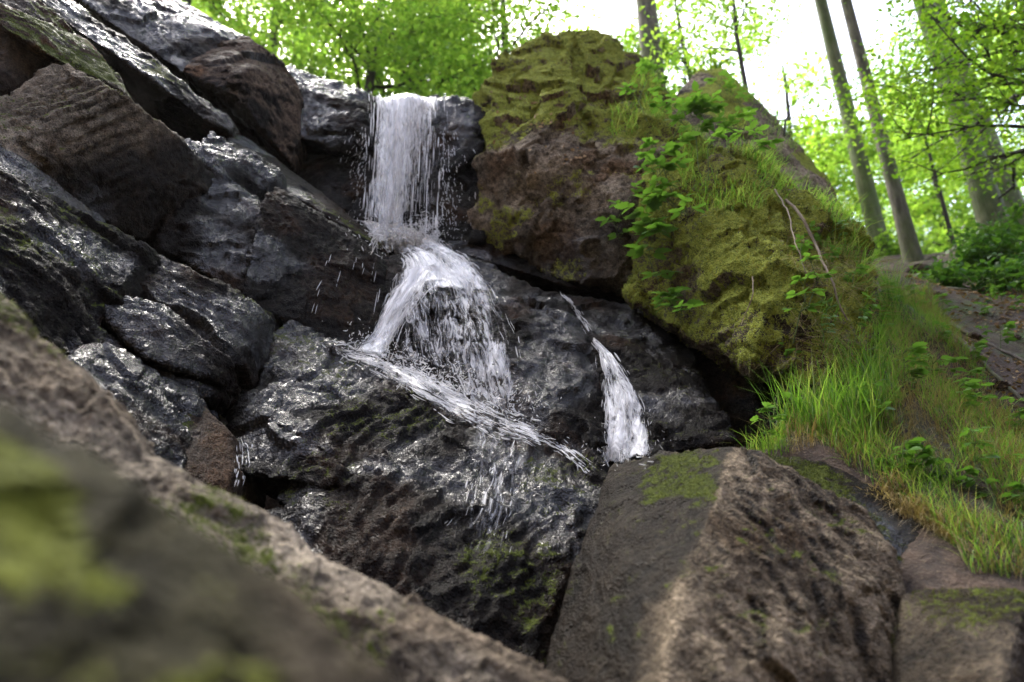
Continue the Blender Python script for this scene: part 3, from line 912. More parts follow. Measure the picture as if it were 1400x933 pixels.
tree('sapling', 'thin dark bent stem beside the bare pointed rock', *at(1020, 118, 6.9), 5.6, 0.045, M['barkdark'], M['leafbright'], (0.6, 1.0), 1.2, 9, 2200, 0.075, group='thin dark saplings', wob=0.14)
tree('sapling', 'thin dark stem between the slender trunk and the thickest trunk', *at(1308, 350, 10.5), 5.0, 0.045, M['barkdark'], M['leafbright'], (0.45, 1.0), 1.4, 9, 2200, 0.08, group='thin dark saplings', wob=0.09)
# understorey filling the sky behind the lip
gU = 'understorey trees behind the waterfall lip'
L0 = 'bright green understorey tree arching behind the waterfall lip'
for i, (px, Y, h, sp, lv) in enumerate([(250, 8.6, 6.5, 2.3, 8000), (400, 10.5, 8.0, 2.6, 9000), (505, 8.4, 5.6, 2.0, 7500), (600, 10.0, 7.6, 2.4, 9000),
                                        (690, 8.8, 6.4, 1.9, 7000), (560, 13.5, 10.5, 3.2, 9000), (330, 14.0, 11, 3.2, 9000), (745, 12.5, 8.0, 2.2, 6500), (120, 12, 9, 3.0, 7000), (450, 17, 12.5, 3.6, 10000), (640, 16.5, 12, 3.4, 9000), (240, 17, 13.5, 3.8, 9000)]):
    x, y = at(px, 60, Y)
    lv = int(lv * 1.25)
    tree('hazel_tree', L0, x, y, h, 0.10 if h < 7 else 0.15, M['barkdark'], M['leafbright'], (0.18, 1.0), sp, 17, lv, 0.075 + 0.003 * Y, lean=(random.uniform(-.12, .12), 0), group=gU, wob=0.14)
gV = 'understorey trees beyond the bank'
L1 = 'hazy yellow-green understorey tree beyond the bank'
for i, (px, Y, h, sp, lv) in enumerate([(985, 10.0, 7.0, 1.9, 6000), (1090, 12.0, 6.4, 2.0, 6500), (1150, 15.0, 6.5, 2.6, 7000), (1230, 16.0, 6.5, 2.8, 8000), (1300, 13.0, 6.8, 2.4, 7500),
                                        (1380, 13.5, 8.5, 2.8, 8500), (1060, 17, 8.0, 3.0, 7000), (1330, 19, 10.0, 3.4, 8000), (1200, 22, 9, 3.5, 8000), (1440, 18, 11, 3.4, 7000), (940, 15, 9.5, 2.4, 6500)]):
    x, y = at(px, 340, Y)
    tree('hazel_tree', L1, x, y, h, 0.09, M['barkdark'], M['leafbright'] if i % 3 else M['leafmid'], (0.08, 1.0), sp, 17, lv, 0.08 + 0.0035 * Y, lean=(random.uniform(-.1, .1), 0), group=gV, wob=0.12)
# darker boughs reaching in from the right
tree('beech_tree', 'dark green beech whose boughs hang in front of the thickest trunk', *at(1540, 330, 6.4), 9.0, 0.16, M['barkdark'], M['leafmid'], (0.16, 0.55), 2.2, 14, 9000, 0.075, group=None, wob=0.04,
     extra_limbs=[(0.16 + 0.022 * k, 2.7 + 0.22 * (k % 5), 0.15, 1.7 + 0.12 * (k % 4)) for k in range(11)])

# ------------------------------------------------------------------ water
def water_material(name, sheet):
    m, t, out = new_mat(name)
    p = N(t, 'ShaderNodeBsdfPrincipled')
    p.inputs['Base Color'].default_value = (0.96, 0.96, 0.965, 1)
    p.inputs['Roughness'].default_value = 0.22
    p.inputs['Specular IOR Level'].default_value = 0.5
    tr = N(t, 'ShaderNodeBsdfTranslucent')
    tr.inputs['Color'].default_value = (0.96, 0.96, 0.965, 1)
    body = N(t, 'ShaderNodeMixShader')
    body.inputs[0].default_value = 0.2
    t.links.new(p.outputs[0], body.inputs[1])
    t.links.new(tr.outputs[0], body.inputs[2])
    clear = N(t, 'ShaderNodeBsdfTransparent')
    mx = N(t, 'ShaderNodeMixShader')
    t.links.new(clear.outputs[0], mx.inputs[1])
    t.links.new(body.outputs[0], mx.inputs[2])
    if sheet:
        au = N(t, 'ShaderNodeAttribute', attribute_name='au').outputs['Fac']
        av = N(t, 'ShaderNodeAttribute', attribute_name='av').outputs['Fac']
        de = N(t, 'ShaderNodeAttribute', attribute_name='den').outputs['Fac']
        cx = N(t, 'ShaderNodeCombineXYZ')
        t.links.new(math_n(t, 'MULTIPLY', au, 24.0), cx.inputs[0])
        t.links.new(math_n(t, 'MULTIPLY', av, 5.0), cx.inputs[1])
        n1 = noise_tex(t, 1.0, 4, 0.62, cx.outputs[0], 1.2)
        a = math_n(t, 'ADD', math_n(t, 'MULTIPLY', math_n(t, 'SUBTRACT', n1, 0.5), 2.6), de)
        a = ramp(t, a, [(0.22, (0, 0, 0)), (1.0, (1, 1, 1))])
        a = math_n(t, 'MULTIPLY', a, ramp(t, de, [(0.0, (0, 0, 0)), (0.25, (1, 1, 1))]))
        t.links.new(math_n(t, 'MULTIPLY', a, 0.93), mx.inputs[0])
        b = N(t, 'ShaderNodeBump')
        b.inputs['Strength'].default_value = 0.7
        b.inputs['Distance'].default_value = 0.02
        t.links.new(n1, b.inputs['Height'])
        t.links.new(b.outputs[0], p.inputs['Normal'])
    else:
        mx.inputs[0].default_value = 0.38
    t.links.new(mx.outputs[0], out.inputs['Surface'])
    return m


M['sheet'] = water_material('white_water_sheet', True)
M['drops'] = water_material('white_water_drops', False)

BV, BF, off = [], [], 0
for lab, (o, p) in ROCKS.items():
    if not any(k in lab for k in ('waterfall', 'spray', 'cascade', 'trickle', 'plunge', 'keeled', 'pointed rust')):
        continue
    me = o.data
    f = np.empty(len(me.loops), dtype=np.int32)
    me.loops.foreach_get('vertex_index', f)
    BV.append(p)
    BF.append(f.reshape(-1, 4) + off)
    off += len(p)
BVH = BVHTree.FromPolygons(np.concatenate(BV).tolist(), np.concatenate(BF).tolist())
CAMV = Vector((0, 0, CAM_Z))


def on_rock(px, py, lift=0.015):
    d = Vector(ray(px, py)).normalized()
    h, n, i, dist = BVH.ray_cast(CAMV, d, 12)
    if h is None:
        return None
    if n.dot(d) > 0: n = -n
    return np.array(h + n * lift)


rs = random.Random(3)


class Water:
    def __init__(self):
        self.SV, self.SF, self.SA, self.n = [], [], [], 0
        self.T = Tubes()

    def sheet(self, rows, den, seed=0.0):
        """rows (nt,nu,3) points down the flow, den (nt,nu)"""
        nt_, nu, _ = rows.shape
        rows = rows + (RNG.normal(0, 1, (1, nu, 1)) * 0.004 + RNG.normal(0, 0.003, (nt_, nu, 1))) * np.array((0.3, -1, 0.3))
        du = np.linalg.norm(np.diff(rows, axis=1), axis=2).mean(0)
        u = np.concatenate(([0], np.cumsum(du)))
        dv = np.linalg.norm(np.diff(rows, axis=0), axis=2).mean(1)
        v = np.concatenate(([0], np.cumsum(dv)))
        U, Vv = np.meshgrid(u, v)
        i = np.arange(nt_ * nu).reshape(nt_, nu)
        F = np.stack((i[:-1, :-1], i[:-1, 1:], i[1:, 1:], i[1:, :-1]), -1).reshape(-1, 4)
        self.SV.append(rows.reshape(-1, 3))
        self.SF.append(F + self.n)
        self.SA.append(np.stack((U.ravel() + seed, Vv.ravel() + seed * 1.7, den.ravel()), 1))
        self.n += nt_ * nu

    def streak(self, path, r, sides=4, frac=None):
        path = np.asarray(path)
        if frac is None: frac = rs.uniform(0.35, 0.95)
        m = len(path) - 1
        f0 = rs.uniform(0, 1 - frac) * m
        tt = np.linspace(f0, f0 + frac * m, 5)
        path = np.stack([np.interp(tt, np.arange(m + 1), path[:, j]) for j in range(3)], 1)
        path = path + np.array([rs.gauss(0, 0.008), rs.gauss(0, 0.008), 0])
        k = 5
        s = np.linspace(0, 1, k)
        self.T.add(path, r * np.sqrt(np.clip(np.sin(np.pi * (0.04 + 0.92 * s ** 0.8)), 0.02, 1)), sides)

    def build(self, name, label, cat='waterfall'):
        V = np.concatenate(self.SV)
        o0 = V.mean(0)
        me = fast_mesh(name, V - o0, np.concatenate(self.SF), 4, M['sheet'])
        A = np.concatenate(self.SA)
        for j, nme in enumerate(('au', 'av', 'den')):
            add_attr(me, nme, A[:, j])
        o = link(name, me, None, o0)
        tag(o, label, cat, kind='structure')
        if self.T.n:
            c = link('water_strands', self.T.mesh('water_strands', M['drops'], o0), o)
            c['kind'] = 'stuff'
        return o


def fall_path(S, E, n=14, pw=0.5):
    t = np.linspace(0, 1, n)
    hor = t ** pw
    q = S[None] + (E - S)[None] * hor[:, None]
    q[:, 2] = S[2] + (E[2] - S[2]) * t
    return q


def pix_path(poly, n=16, lift=0.015, ease=1.0):
    """polyline in photo pixels laid on the rock it runs over"""
    poly = np.asarray(poly, dtype=float)
    seg = np.concatenate(([0], np.cumsum(np.linalg.norm(np.diff(poly, axis=0), axis=1))))
    s = np.linspace(0, seg[-1], n)
    px, py = np.interp(s, seg, poly[:, 0]), np.interp(s, seg, poly[:, 1])
    q = [on_rock(a, b, lift) for a, b in zip(px, py)]
    good = [k for k in range(n) if q[k] is not None]
    if len(good) < 2: return None
    for k in range(n):
        if q[k] is None: q[k] = q[min(good, key=lambda g: abs(g - k))]
    q = np.array(q)
    # water bridges small hollows: smooth the depth along the run
    for _ in range(2):
        q[1:-1] = 0.25 * q[:-2] + 0.5 * q[1:-1] + 0.25 * q[2:]
    return q


def bundle(wa, L, R, nu, nt_, den, lift=0.015, layers=1, seed=0.0):
    """sheet between a left and a right pixel polyline"""
    Lp, Rp = np.asarray(L, float), np.asarray(R, float)
    cols = []
    for a in np.linspace(0, 1, nu):
        q = pix_path(Lp * (1 - a) + Rp * a, nt_, lift)
        cols.append(q if q is not None else cols[-1])
    rows = np.stack(cols, 1)
    for k in range(layers):
        wa.sheet(rows + np.array((0, -0.015, 0.006)) * k, den, seed + k * 3.3)
    return rows


rs = random.Random(3)
# ---- upper fall
def land(px, py, lift):
    h = on_rock(px, py, lift)
    if h is None or not 4.4 < h[1] < 5.05:
        h = P(px, py, 4.82 - lift)
    return h


W1 = Water()
nt_, nu = 26, 40
for layer in range(3):
    rows = np.zeros((nt_, nu, 3))
    for j, a in enumerate(np.linspace(0, 1, nu)):
        S = P(506 + 98 * a, 131 + 3 * math.sin(a * 9), 5.16 - 0.03 * layer)
        E = land(498 + 104 * a + 3 * math.sin(7 * a + layer), 322 + 22 * a, 0.03 + 0.03 * layer)
        rows[3:, j] = fall_path(S, E, nt_ - 3)
        top = P(511 + 86 * a, 128, 5.16)
        for i in range(3):
            rows[i, j] = S + np.array((0, 0.12 * (3 - i), 0.012 * (3 - i)))
    wv_ = fbm(np.stack((np.linspace(0, 3.5, nt_), np.full(nt_, 1.3 * layer), np.zeros(nt_)), 1), 2, 7)
    rows[3:, :, 0] += (0.05 * wv_[3:, None]) * np.linspace(0, 1, nt_ - 3)[:, None]
    a = np.linspace(0, 1, nu)[None, :]
    tt = np.linspace(0, 1, nt_)[:, None]
    core = np.exp(-((a - (0.36 - 0.10 * tt)) / (0.30 - 0.08 * tt)) ** 2) * 0.95 + 0.26 * np.exp(-((a - 0.70) / 0.2) ** 2) * (1 - 0.5 * tt)
    core = core + 0.55 * (1 - smooth(0.05, 0.4, tt)) * smooth(0, 0.08, a) * smooth(1, 0.88, a) + 0.04
    core = core * smooth(0, 0.14, a) * smooth(1.0, 0.86, a)
    q_ = np.stack([g.ravel() for g in np.meshgrid(np.linspace(0, 4, nt_), np.linspace(0, 7, nu), indexing='ij')] + [np.full(nt_ * nu, 3.1 * layer)], 1)
    core = core * (0.88 + 0.75 * fbm(q_, 2, 43).reshape(nt_, nu) * smooth(0.12, 0.35, tt))
    core = core * (1 - 0.75 * smooth(0.86, 1.0, tt))
    W1.sheet(rows, np.clip(core - 0.06 * layer, 0, 1), 5.1 * layer)
for i in range(1000):
    a = rs.gauss(0.32, 0.19) if i % 5 else rs.uniform(-0.05, 1.02)
    if not -0.06 < a < 1.03: continue
    sp = rs.gauss(0, 3)
    S = P(506 + 100 * a, 131 + rs.uniform(-3, 3), 5.14 + rs.uniform(-0.05, 0.05))
    E = land(498 + 104 * a + sp, 320 + 22 * a + rs.uniform(-4, 6), rs.uniform(0.02, 0.12))
    q = fall_path(S, E, 40)
    l = rs.randint(3, 9)
    k = rs.randint(0, 39 - l)
    W1.streak(q[k:k + l + 1], min(0.010, 0.0021 * math.exp(rs.gauss(0, 0.6))))
for i in range(460):        # stray drops left and right of the fall
    side = -1 if i % 5 < 3 else 1
    px = (500 - abs(rs.gauss(0, 14))) if side < 0 else (600 + abs(rs.gauss(0, 18)))
    py = rs.uniform(175, 330)
    c = P(px, py, 4.95 + rs.uniform(-0.1, 0.1))
    d = np.array((side * 0.15, -0.1, -1.0)) + np.array([rs.gauss(0, 0.15) for _ in range(3)])
    L = rs.uniform(0.012, 0.07)
    W1.streak(c + d[None] * (np.linspace(-0.5, 0.5, 4) * L)[:, None], rs.uniform(0.0015, 0.004))
W1.build('waterfall', 'white upper waterfall dropping from the rock lip')

# ---- shelf, second drop and foam run
W2 = Water()


def edge_den(nt_, nu, base, head=0.0, tail=0.0, edge=0.15):
    a = np.linspace(0, 1, nu)[None, :]
    tt = np.linspace(0, 1, nt_)[:, None]
    d = base * smooth(0, edge, a) * smooth(1, 1 - edge, a)
    d = d * (1 - head * (1 - smooth(0, 0.25, tt))) * (1 - tail * smooth(0.55, 1.0, tt))
    T_, A_ = np.meshgrid(np.linspace(0, 1, nt_) * nt_ * 0.16, np.linspace(0, 1, nu) * nu * 0.22, indexing='ij')
    q = np.stack((T_.ravel(), A_.ravel(), np.full(T_.size, base * 17.3 + nu)), 1)
    return np.clip(d * (0.86 + 0.75 * fbm(q, 2, 41)).reshape(nt_, nu), 0, 1)


def strands(wa, L, R, n, lift=(0.01, 0.05), rad=(0.002, 0.005), seg=(3, 10), bias=None, fine=36):
    Lp, Rp = np.asarray(L, float), np.asarray(R, float)
    for i in range(n):
        a = rs.random() if bias is None else min(1.05, max(-0.05, rs.gauss(*bias)))
        poly = Lp * (1 - a) + Rp * a + np.array([[rs.gauss(0, 1.5), rs.gauss(0, 1.5)]])
        q = pix_path(poly, fine, rs.uniform(*lift))
        if q is None: continue
        l = rs.randint(*seg)
        k = rs.randint(0, fine - 1 - l)
        wa.streak(q[k:k + l + 1], rs.uniform(*rad) * math.exp(rs.gauss(-0.1, 0.45)))


shelfL, shelfR = [(488, 304), (508, 326), (538, 345), (552, 368), (545, 392)], [(588, 322), (610, 338), (632, 352), (655, 372), (662, 388)]
bundle(W2, shelfL, shelfR, 20, 18, edge_den(18, 20, 0.95), 0.02, 3, 1.0)
strands(W2, shelfL, shelfR, 180, (0.02, 0.07), (0.002, 0.005))
dropL, dropR = [(545, 372), (524, 425), (500, 465), (478, 482)], [(600, 380), (566, 430), (545, 470), (538, 496)]
bundle(W2, dropL, dropR, 14, 18, edge_den(18, 14, 1.0, edge=0.42), 0.03, 3, 2.0)
strands(W2, dropL, dropR, 180, (0.02, 0.07), (0.0015, 0.0045))
arcL, arcR = [(548, 372), (542, 400), (540, 440), (540, 496)], [(650, 372), (676, 400), (700, 450), (716, 520)]
bundle(W2, arcL, arcR, 26, 18, edge_den(18, 26, 0.30, tail=0.3), 0.03, 2, 3.0)
bundle(W2, [(572, 368), (580, 385), (585, 400)], [(640, 370), (662, 385), (672, 404)], 18, 10, edge_den(10, 18, 0.85), 0.045, 2, 6.0)
strands(W2, arcL, arcR, 130, (0.02, 0.06), (0.001, 0.0032), (3, 7))
runL, runR = [(455, 470), (500, 470), (560, 492), (630, 530), (690, 556), (745, 580)], [(458, 486), (515, 514), (552, 540), (614, 576), (680, 606), (725, 618)]
bundle(W2, runL, runR, 16, 40, edge_den(40, 16, 0.62, head=0.6, tail=0.5, edge=0.5), 0.015, 2, 4.0)
strands(W2, runL, runR, 260, (0.005, 0.05), (0.001, 0.004), (2, 5), fine=60)
veilL, veilR = [(560, 500), (600, 525), (640, 548)], [(690, 470), (705, 520), (720, 575)]
bundle(W2, [(600, 470), (612, 505), (622, 540)], [(696, 470), (706, 520), (716, 572)], 18, 12, edge_den(12, 18, 0.42), 0.02, 1, 7.0)
for i in range(1500):        # splash at the foot of the upper fall and at the ledge
    if i < 560:
        c = on_rock(rs.gauss(560, 36), rs.gauss(335, 14), 0.03)
        up = rs.uniform(0, 0.20)
    else:
        a = rs.random()
        c = on_rock(480 + 240 * a + rs.gauss(0, 14), 485 + 95 * a + rs.gauss(0, 14), 0.03)
        up = rs.uniform(0, 0.12)
    if c is None: continue
    c = c + np.array((rs.gauss(0, 0.05), -rs.uniform(0, 0.12), up))
    d = np.array((rs.gauss(0, 0.6), rs.gauss(-0.2, 0.3), rs.gauss(0.1, 0.7)))
    L = rs.uniform(0.01, 0.05)
    W2.streak(c + d[None] * (np.linspace(-0.5, 0.5, 4) * L)[:, None], rs.uniform(0.0015, 0.0045))
# single strings of water down the black block left of the cascade
for (x0, y0, x1, y1) in [(457, 330, 440, 380), (447, 368, 428, 412), (436, 400, 424, 440), (500, 352, 492, 392), (512, 360, 500, 420), (486, 350, 478, 380), (520, 368, 510, 440), (470, 345, 458, 402)]:
    for r_ in range(2):
        q = pix_path([(x0 + rs.gauss(0, 2), y0), (x1 + rs.gauss(0, 2), y1)], 10, 0.012)
        if q is not None:
            k = rs.randint(0, 4)
            W2.streak(q[k:k + 5], rs.uniform(0.002, 0.004))
for i in range(900):        # churning foam where the upper fall lands
    c = on_rock(505 + 95 * rs.random() ** 1.2, rs.gauss(324, 9), rs.uniform(0.01, 0.10))
    if c is None: continue
    d = np.array((rs.gauss(0.15, 0.6), rs.gauss(-0.3, 0.4), rs.gauss(0.2, 0.7)))
    L = rs.uniform(0.02, 0.09)
    W2.streak(c + d[None] * (np.linspace(-0.5, 0.5, 4) * L)[:, None], rs.uniform(0.002, 0.007))
W2.build('waterfall', 'white lower cascade fanning over the black ledge into a foam line')

# ---- thin film over the wide boulder
W3 = Water()
fL = [(640, 570), (640, 620), (630, 680), (600, 740)]
fR = [(735, 592), (720, 640), (706, 700), (690, 770)]
bundle(W3, fL, fR, 18, 24, edge_den(24, 18, 0.24, tail=0.6), 0.012, 1, 9.0)
strands(W3, fL, fR, 24, (0.008, 0.02), (0.001, 0.002), (2, 4))
bundle(W3, [(690, 570), (760, 600), (815, 640)], [(690, 590), (760, 622), (808, 655)], 8, 20, edge_den(20, 8, 0.5, tail=0.5, edge=0.3), 0.012, 1, 8.0)
strands(W3, [(690, 570), (760, 600), (815, 640)], [(690, 592), (760, 625), (805, 658)], 70, (0.008, 0.03), (0.0015, 0.003), (2, 6))
strands(W3, [(312, 600), (318, 640), (310, 672)], [(345, 600), (340, 640), (328, 672)], 40, (0.008, 0.02), (0.0015, 0.003), (2, 8))
W3.build('water_film', 'thin glistening water film running down the wide wet boulder', 'water')

# ---- side trickle
W4 = Water()
sL, sR = [(810, 468), (816, 480), (826, 520), (828, 580), (822, 636)], [(816, 466), (830, 480), (856, 515), (880, 560), (890, 622)]
bundle(W4, sL, sR, 16, 26, edge_den(26, 16, 0.62, head=0.2), 0.02, 2, 11.0)
strands(W4, sL, sR, 190, (0.01, 0.05), (0.0012, 0.0035), (3, 7))
strands(W4, [(765, 402), (785, 425), (806, 458)], [(769, 402), (789, 424), (811, 458)], 50, (0.006, 0.02), (0.0015, 0.003), (5, 12))
bundle(W4, [(815, 610), (818, 636)], [(895, 600), (900, 622)], 14, 6, edge_den(6, 14, 0.55), 0.02, 1, 12.0)
for i in range(120):
    c = on_rock(rs.gauss(855, 30), rs.gauss(600, 22), 0.04)
    if c is None: continue
    d = np.array((rs.gauss(0.1, 0.5), -0.2, rs.gauss(-0.3, 0.7)))
    L = rs.uniform(0.01, 0.04)
    W4.streak(c + d[None] * (np.linspace(-0.5, 0.5, 4) * L)[:, None], rs.uniform(0.0012, 0.003))
W4.build('waterfall', 'narrow side trickle splaying beside the keeled boulder')

# ------------------------------------------------------------------ plants
def blades(base, h, lean_dir, width, rng, bend=0.5, up=None):
    """curved tapering grass blades, 3 quads each"""
    n = len(base)
    up = np.tile(np.array((0, 0, 1.0)), (n, 1)) if up is None else up
    side = np.cross(lean_dir, up)
    side /= np.linalg.norm(side, axis=1)[:, None] + 1e-9
    out = []
    for k, wk in zip((0, 0.35, 0.7, 1.0), (1.0, 0.9, 0.6, 0.06)):
        c = base + up * (h * k * (1 - 0.35 * bend * k))[:, None] + lean_dir * (h * bend * k ** 2)[:, None]
        out += [c - side * (width * wk * 0.5)[:, None], c + side * (width * wk * 0.5)[:, None]]
    V = np.stack(out, 1).reshape(-1, 3)
    b = (np.arange(n) * 8)[:, None]
    F = np.concatenate([b + np.array([[2 * k, 2 * k + 1, 2 * k + 3, 2 * k + 2]]) for k in range(3)])
    return V, F


def rand_dirs(n, rng, bias=(0, 0, 0)):
    d = rng.normal(0, 1, (n, 3)) * np.array((1, 1, 0.25)) + np.array(bias)
    return d / np.linalg.norm(d, axis=1)[:, None]


def in_poly(x, y, poly):
    c = np.zeros(len(x), dtype=bool)
    j = len(poly) - 1
    for i in range(len(poly)):
        xi, yi = poly[i]
        xj, yj = poly[j]
        m = ((yi > y) != (yj > y)) & (x < (xj - xi) * (y - yi) / (yj - yi + 1e-12) + xi)
        c ^= m
        j = i
    return c


def scatter_ground(poly_px, n, rng, thr=-9, freq=2.0, seed=1):
    poly = [P(*q)[:2] for q in poly_px]
    a = np.array(poly)
    x = rng.uniform(a[:, 0].min(), a[:, 0].max(), n)
    y = rng.uniform(a[:, 1].min(), a[:, 1].max(), n)
    m = in_poly(x, y, poly)
    x, y = x[m], y[m]
    q = np.stack((x, y, x * 0), 1)
    m = fbm(q * freq, 3, seed) > thr
    x, y = x[m], y[m]
    return np.stack((x, y, ground_z(x, y) - 0.005), 1)


def sample_rock(label, n, rng, attr=None, thr=0.4, nz=-2, box=None):
    o, p = ROCKS[label]
    me = o.data
    f = np.empty(len(me.loops), dtype=np.int32)
    me.loops.foreach_get('vertex_index', f)
    f = f.reshape(-1, 4)
    nr = np.empty(len(p) * 3, dtype=np.float32)
    me.vertices.foreach_get('normal', nr)
    nr = nr.reshape(-1, 3)
    w_ = nr[f[:, 0], 2] > nz
    if attr:
        av = np.empty(len(p), dtype=np.float32)
        me.attributes[attr].data.foreach_get('value', av)
        w_ &= av[f[:, 0]] > thr
    if box is not None:
        w_ &= box(p[f[:, 0]])
    ids = np.nonzero(w_)[0]
    pick = f[rng.choice(ids, n)]
    a, b = rng.random((n, 1)), rng.random((n, 1))
    c = p[pick[:, 0]] * (1 - a) * (1 - b) + p[pick[:, 1]] * a * (1 - b) + p[pick[:, 2]] * a * b + p[pick[:, 3]] * (1 - a) * b
    return c, nr[pick[:, 0]].astype(float)


def to_px(p):
    d = p - np.array((0, 0, CAM_Z))
    zc = d[:, 1] * CP + d[:, 2] * SP
    v = -d[:, 1] * SP + d[:, 2] * CP
    return 700 + FPX * d[:, 0] / zc, 466.5 - FPX * v / zc


M['grass'] = leaf_material('grass_blades', [(0.062, 0.150, 0.024), (0.115, 0.235, 0.040), (0.165, 0.30, 0.062), (0.26, 0.29, 0.12)], 0.5, 0.4, tboost=2.0)
M['straw'] = leaf_material('dry_straw', [(0.20, 0.145, 0.075), (0.30, 0.23, 0.13), (0.36, 0.30, 0.19)], 0.3, 0.6, tboost=1.2)
M['mossblade'] = leaf_material('moss_tips', [(0.080, 0.105, 0.014), (0.140, 0.165, 0.022), (0.225, 0.230, 0.032), (0.33, 0.30, 0.07), (0.17, 0.12, 0.05)], 0.3, 0.7, 0.1, tboost=1.4)
M['mossdark'] = leaf_material('dark_moss_tips', [(0.022, 0.030, 0.006), (0.050, 0.062, 0.010), (0.085, 0.095, 0.016)], 0.3, 0.7, 0.1, tboost=1.4)
M['herb'] = leaf_material('herb_leaves', [(0.050, 0.125, 0.026), (0.080, 0.180, 0.034), (0.12, 0.235, 0.04)], 0.4, 0.32, 0.5, tboost=1.8)
M['stem'] = bark_material('green_stem', (0.06, 0.09, 0.02), (0.10, 0.14, 0.04))
M['root'] = bark_material('pale_root', (0.16, 0.12, 0.08), (0.30, 0.24, 0.17))
M['litter'] = leaf_material('dead_leaves', [(0.16, 0.085, 0.04), (0.27, 0.17, 0.09), (0.36, 0.26, 0.16)], 0.2, 0.7, 0.1, tboost=1.0)

rg = np.random.default_rng(42)
bank = [(1015, 618, 3.25), (1060, 592, 3.48), (1110, 560, 3.62), (1185, 490, 3.9), (1200, 420, 4.4), (1222, 380, 5.4), (1275, 400, 5.6), (1295, 450, 5.1), (1345, 530, 4.3), (1395, 582, 3.95), (1480, 600, 3.8),
        (1460, 812, 2.45), (1330, 800, 2.5), (1290, 745, 2.72), (1225, 688, 2.98), (1140, 638, 3.15)]
VV, FF, k0 = [], [], 0


def put(V, F):
    global k0
    VV.append(V)
    FF.append(F + k0)
    k0 += len(V)


b = scatter_ground(bank, 52000, rg, -0.2, 2.6, 5)
n = len(b)
put(*blades(b, rg.uniform(0.05, 0.17, n), rand_dirs(n, rg, (0, -0.2, -0.1)), rg.uniform(0.002, 0.0045, n), rg, rg.uniform(0.3, 1.1, n)))
tall = [(1050, 600, 3.42), (1100, 572, 3.56), (1150, 545, 3.68), (1215, 520, 3.75), (1240, 560, 3.6), (1200, 640, 3.2), (1100, 630, 3.3)]
b = scatter_ground(tall, 1500, rg, -0.15, 3.0, 6)
n = len(b)
put(*blades(b, rg.uniform(0.20, 0.42, n), rand_dirs(n, rg, (-0.1, -0.2, 0)), rg.uniform(0.004, 0.008, n), rg, rg.uniform(0.1, 0.7, n)))
tall2 = [(1175, 500, 3.85), (1190, 420, 4.4), (1215, 385, 5.0), (1240, 395, 5.2), (1235, 470, 4.4), (1215, 510, 3.9)]
b = scatter_ground(tall2, 5200, rg, -0.2, 2.5, 7)
n = len(b)
put(*blades(b, rg.uniform(0.15, 0.45, n), rand_dirs(n, rg, (-0.2, -0.3, 0)), rg.uniform(0.003, 0.007, n), rg, 0.55))
far = [(1240, 375, 6.5), (1330, 350, 7.5), (1420, 330, 7.2), (1470, 480, 5.0), (1380, 420, 5.8), (1300, 390, 6.4)]
b = scatter_ground(far, 5000, rg, 0.15, 1.2, 8)
n = len(b)
put(*blades(b, rg.uniform(0.06, 0.2, n), rand_dirs(n, rg), rg.uniform(0.004, 0.008, n), rg, 0.6))
gr = link('grass', fast_mesh('grass', np.concatenate(VV), np.concatenate(FF), 4, M['grass']))
tag(gr, 'green grass covering the bank right of the boulders', 'grass', kind='stuff')

LB = 'large moss-covered bulging boulder overhanging the black hollow'
LP = 'moss-topped peaked boulder with a dark undercut beside the waterfall'
LR = 'bare brown pointed rock standing behind the ferny plants'
VV, FF, k0 = [], [], 0
for lab, cnt, rng_px, hh in ((LB, 2600, (930, 1130, 150, 290), (0.06, 0.20)), (LR, 1500, (980, 1170, 110, 320), (0.05, 0.16)), (LP, 1500, (835, 960, 85, 215), (0.06, 0.22)), (LB, 1800, (1120, 1200, 260, 540), (0.08, 0.24))):
    c, nr = sample_rock(lab, cnt * 6, rg, nz=0.0)
    px, py = to_px(c)
    m = (px > rng_px[0]) & (px < rng_px[1]) & (py > rng_px[2]) & (py < rng_px[3])
    m &= fbm(c * 2.6, 2, 19) > -0.1
    c, nr = c[m][:cnt], nr[m][:cnt]
    n = len(c)
    if n:
        put(*blades(c - nr * 0.01, rg.uniform(*hh, n), rand_dirs(n, rg, (0, -0.5, -0.7)), rg.uniform(0.003, 0.006, n), rg, 0.8, up=(nr * 0.5 + np.array((0, -0.1, 0.6)))))
gr2 = link('grass', fast_mesh('grass', np.concatenate(VV), np.concatenate(FF), 4, M['grass']))
tag(gr2, 'grass tufts rooted on the shoulders of the mossy boulders', 'grass', kind='stuff')

VV, FF, k0 = [], [], 0
b = scatter_ground(bank, 34000, rg, -0.2, 2.2, 25)
n = len(b)
put(*blades(b, rg.uniform(0.06, 0.2, n), rand_dirs(n, rg, (0, -0.3, -0.3)), rg.uniform(0.002, 0.004, n), rg, rg.uniform(0.5, 1.3, n)))
b = scatter_ground([(1185, 690, 2.98), (1230, 680, 3.05), (1300, 740, 2.78), (1330, 790, 2.55), (1290, 750, 2.7)], 1500, rg, -9)
n = len(b)
put(*blades(b, rg.uniform(0.08, 0.22, n), rand_dirs(n, rg, (-0.6, -0.6, -0.8)), rg.uniform(0.002, 0.004, n), rg, 1.1))
c, nr = sample_rock(LB, 9000, rg, nz=-0.3)
px, py = to_px(c)
m = (px > 1075) & (px < 1200) & (py > 300) & (py < 540) & (fbm(c * 3, 2, 29) > 0.0)
c, nr = c[m][:1500], nr[m][:1500]
n = len(c)
put(*blades(c, rg.uniform(0.08, 0.28, n), rand_dirs(n, rg, (0.2, -0.4, -1.2)), rg.uniform(0.002, 0.004, n), rg, 1.1, up=nr * 0.5))
dg_ = link('dry_grass', fast_mesh('dry_grass', np.concatenate(VV), np.concatenate(FF), 4, M['straw']))
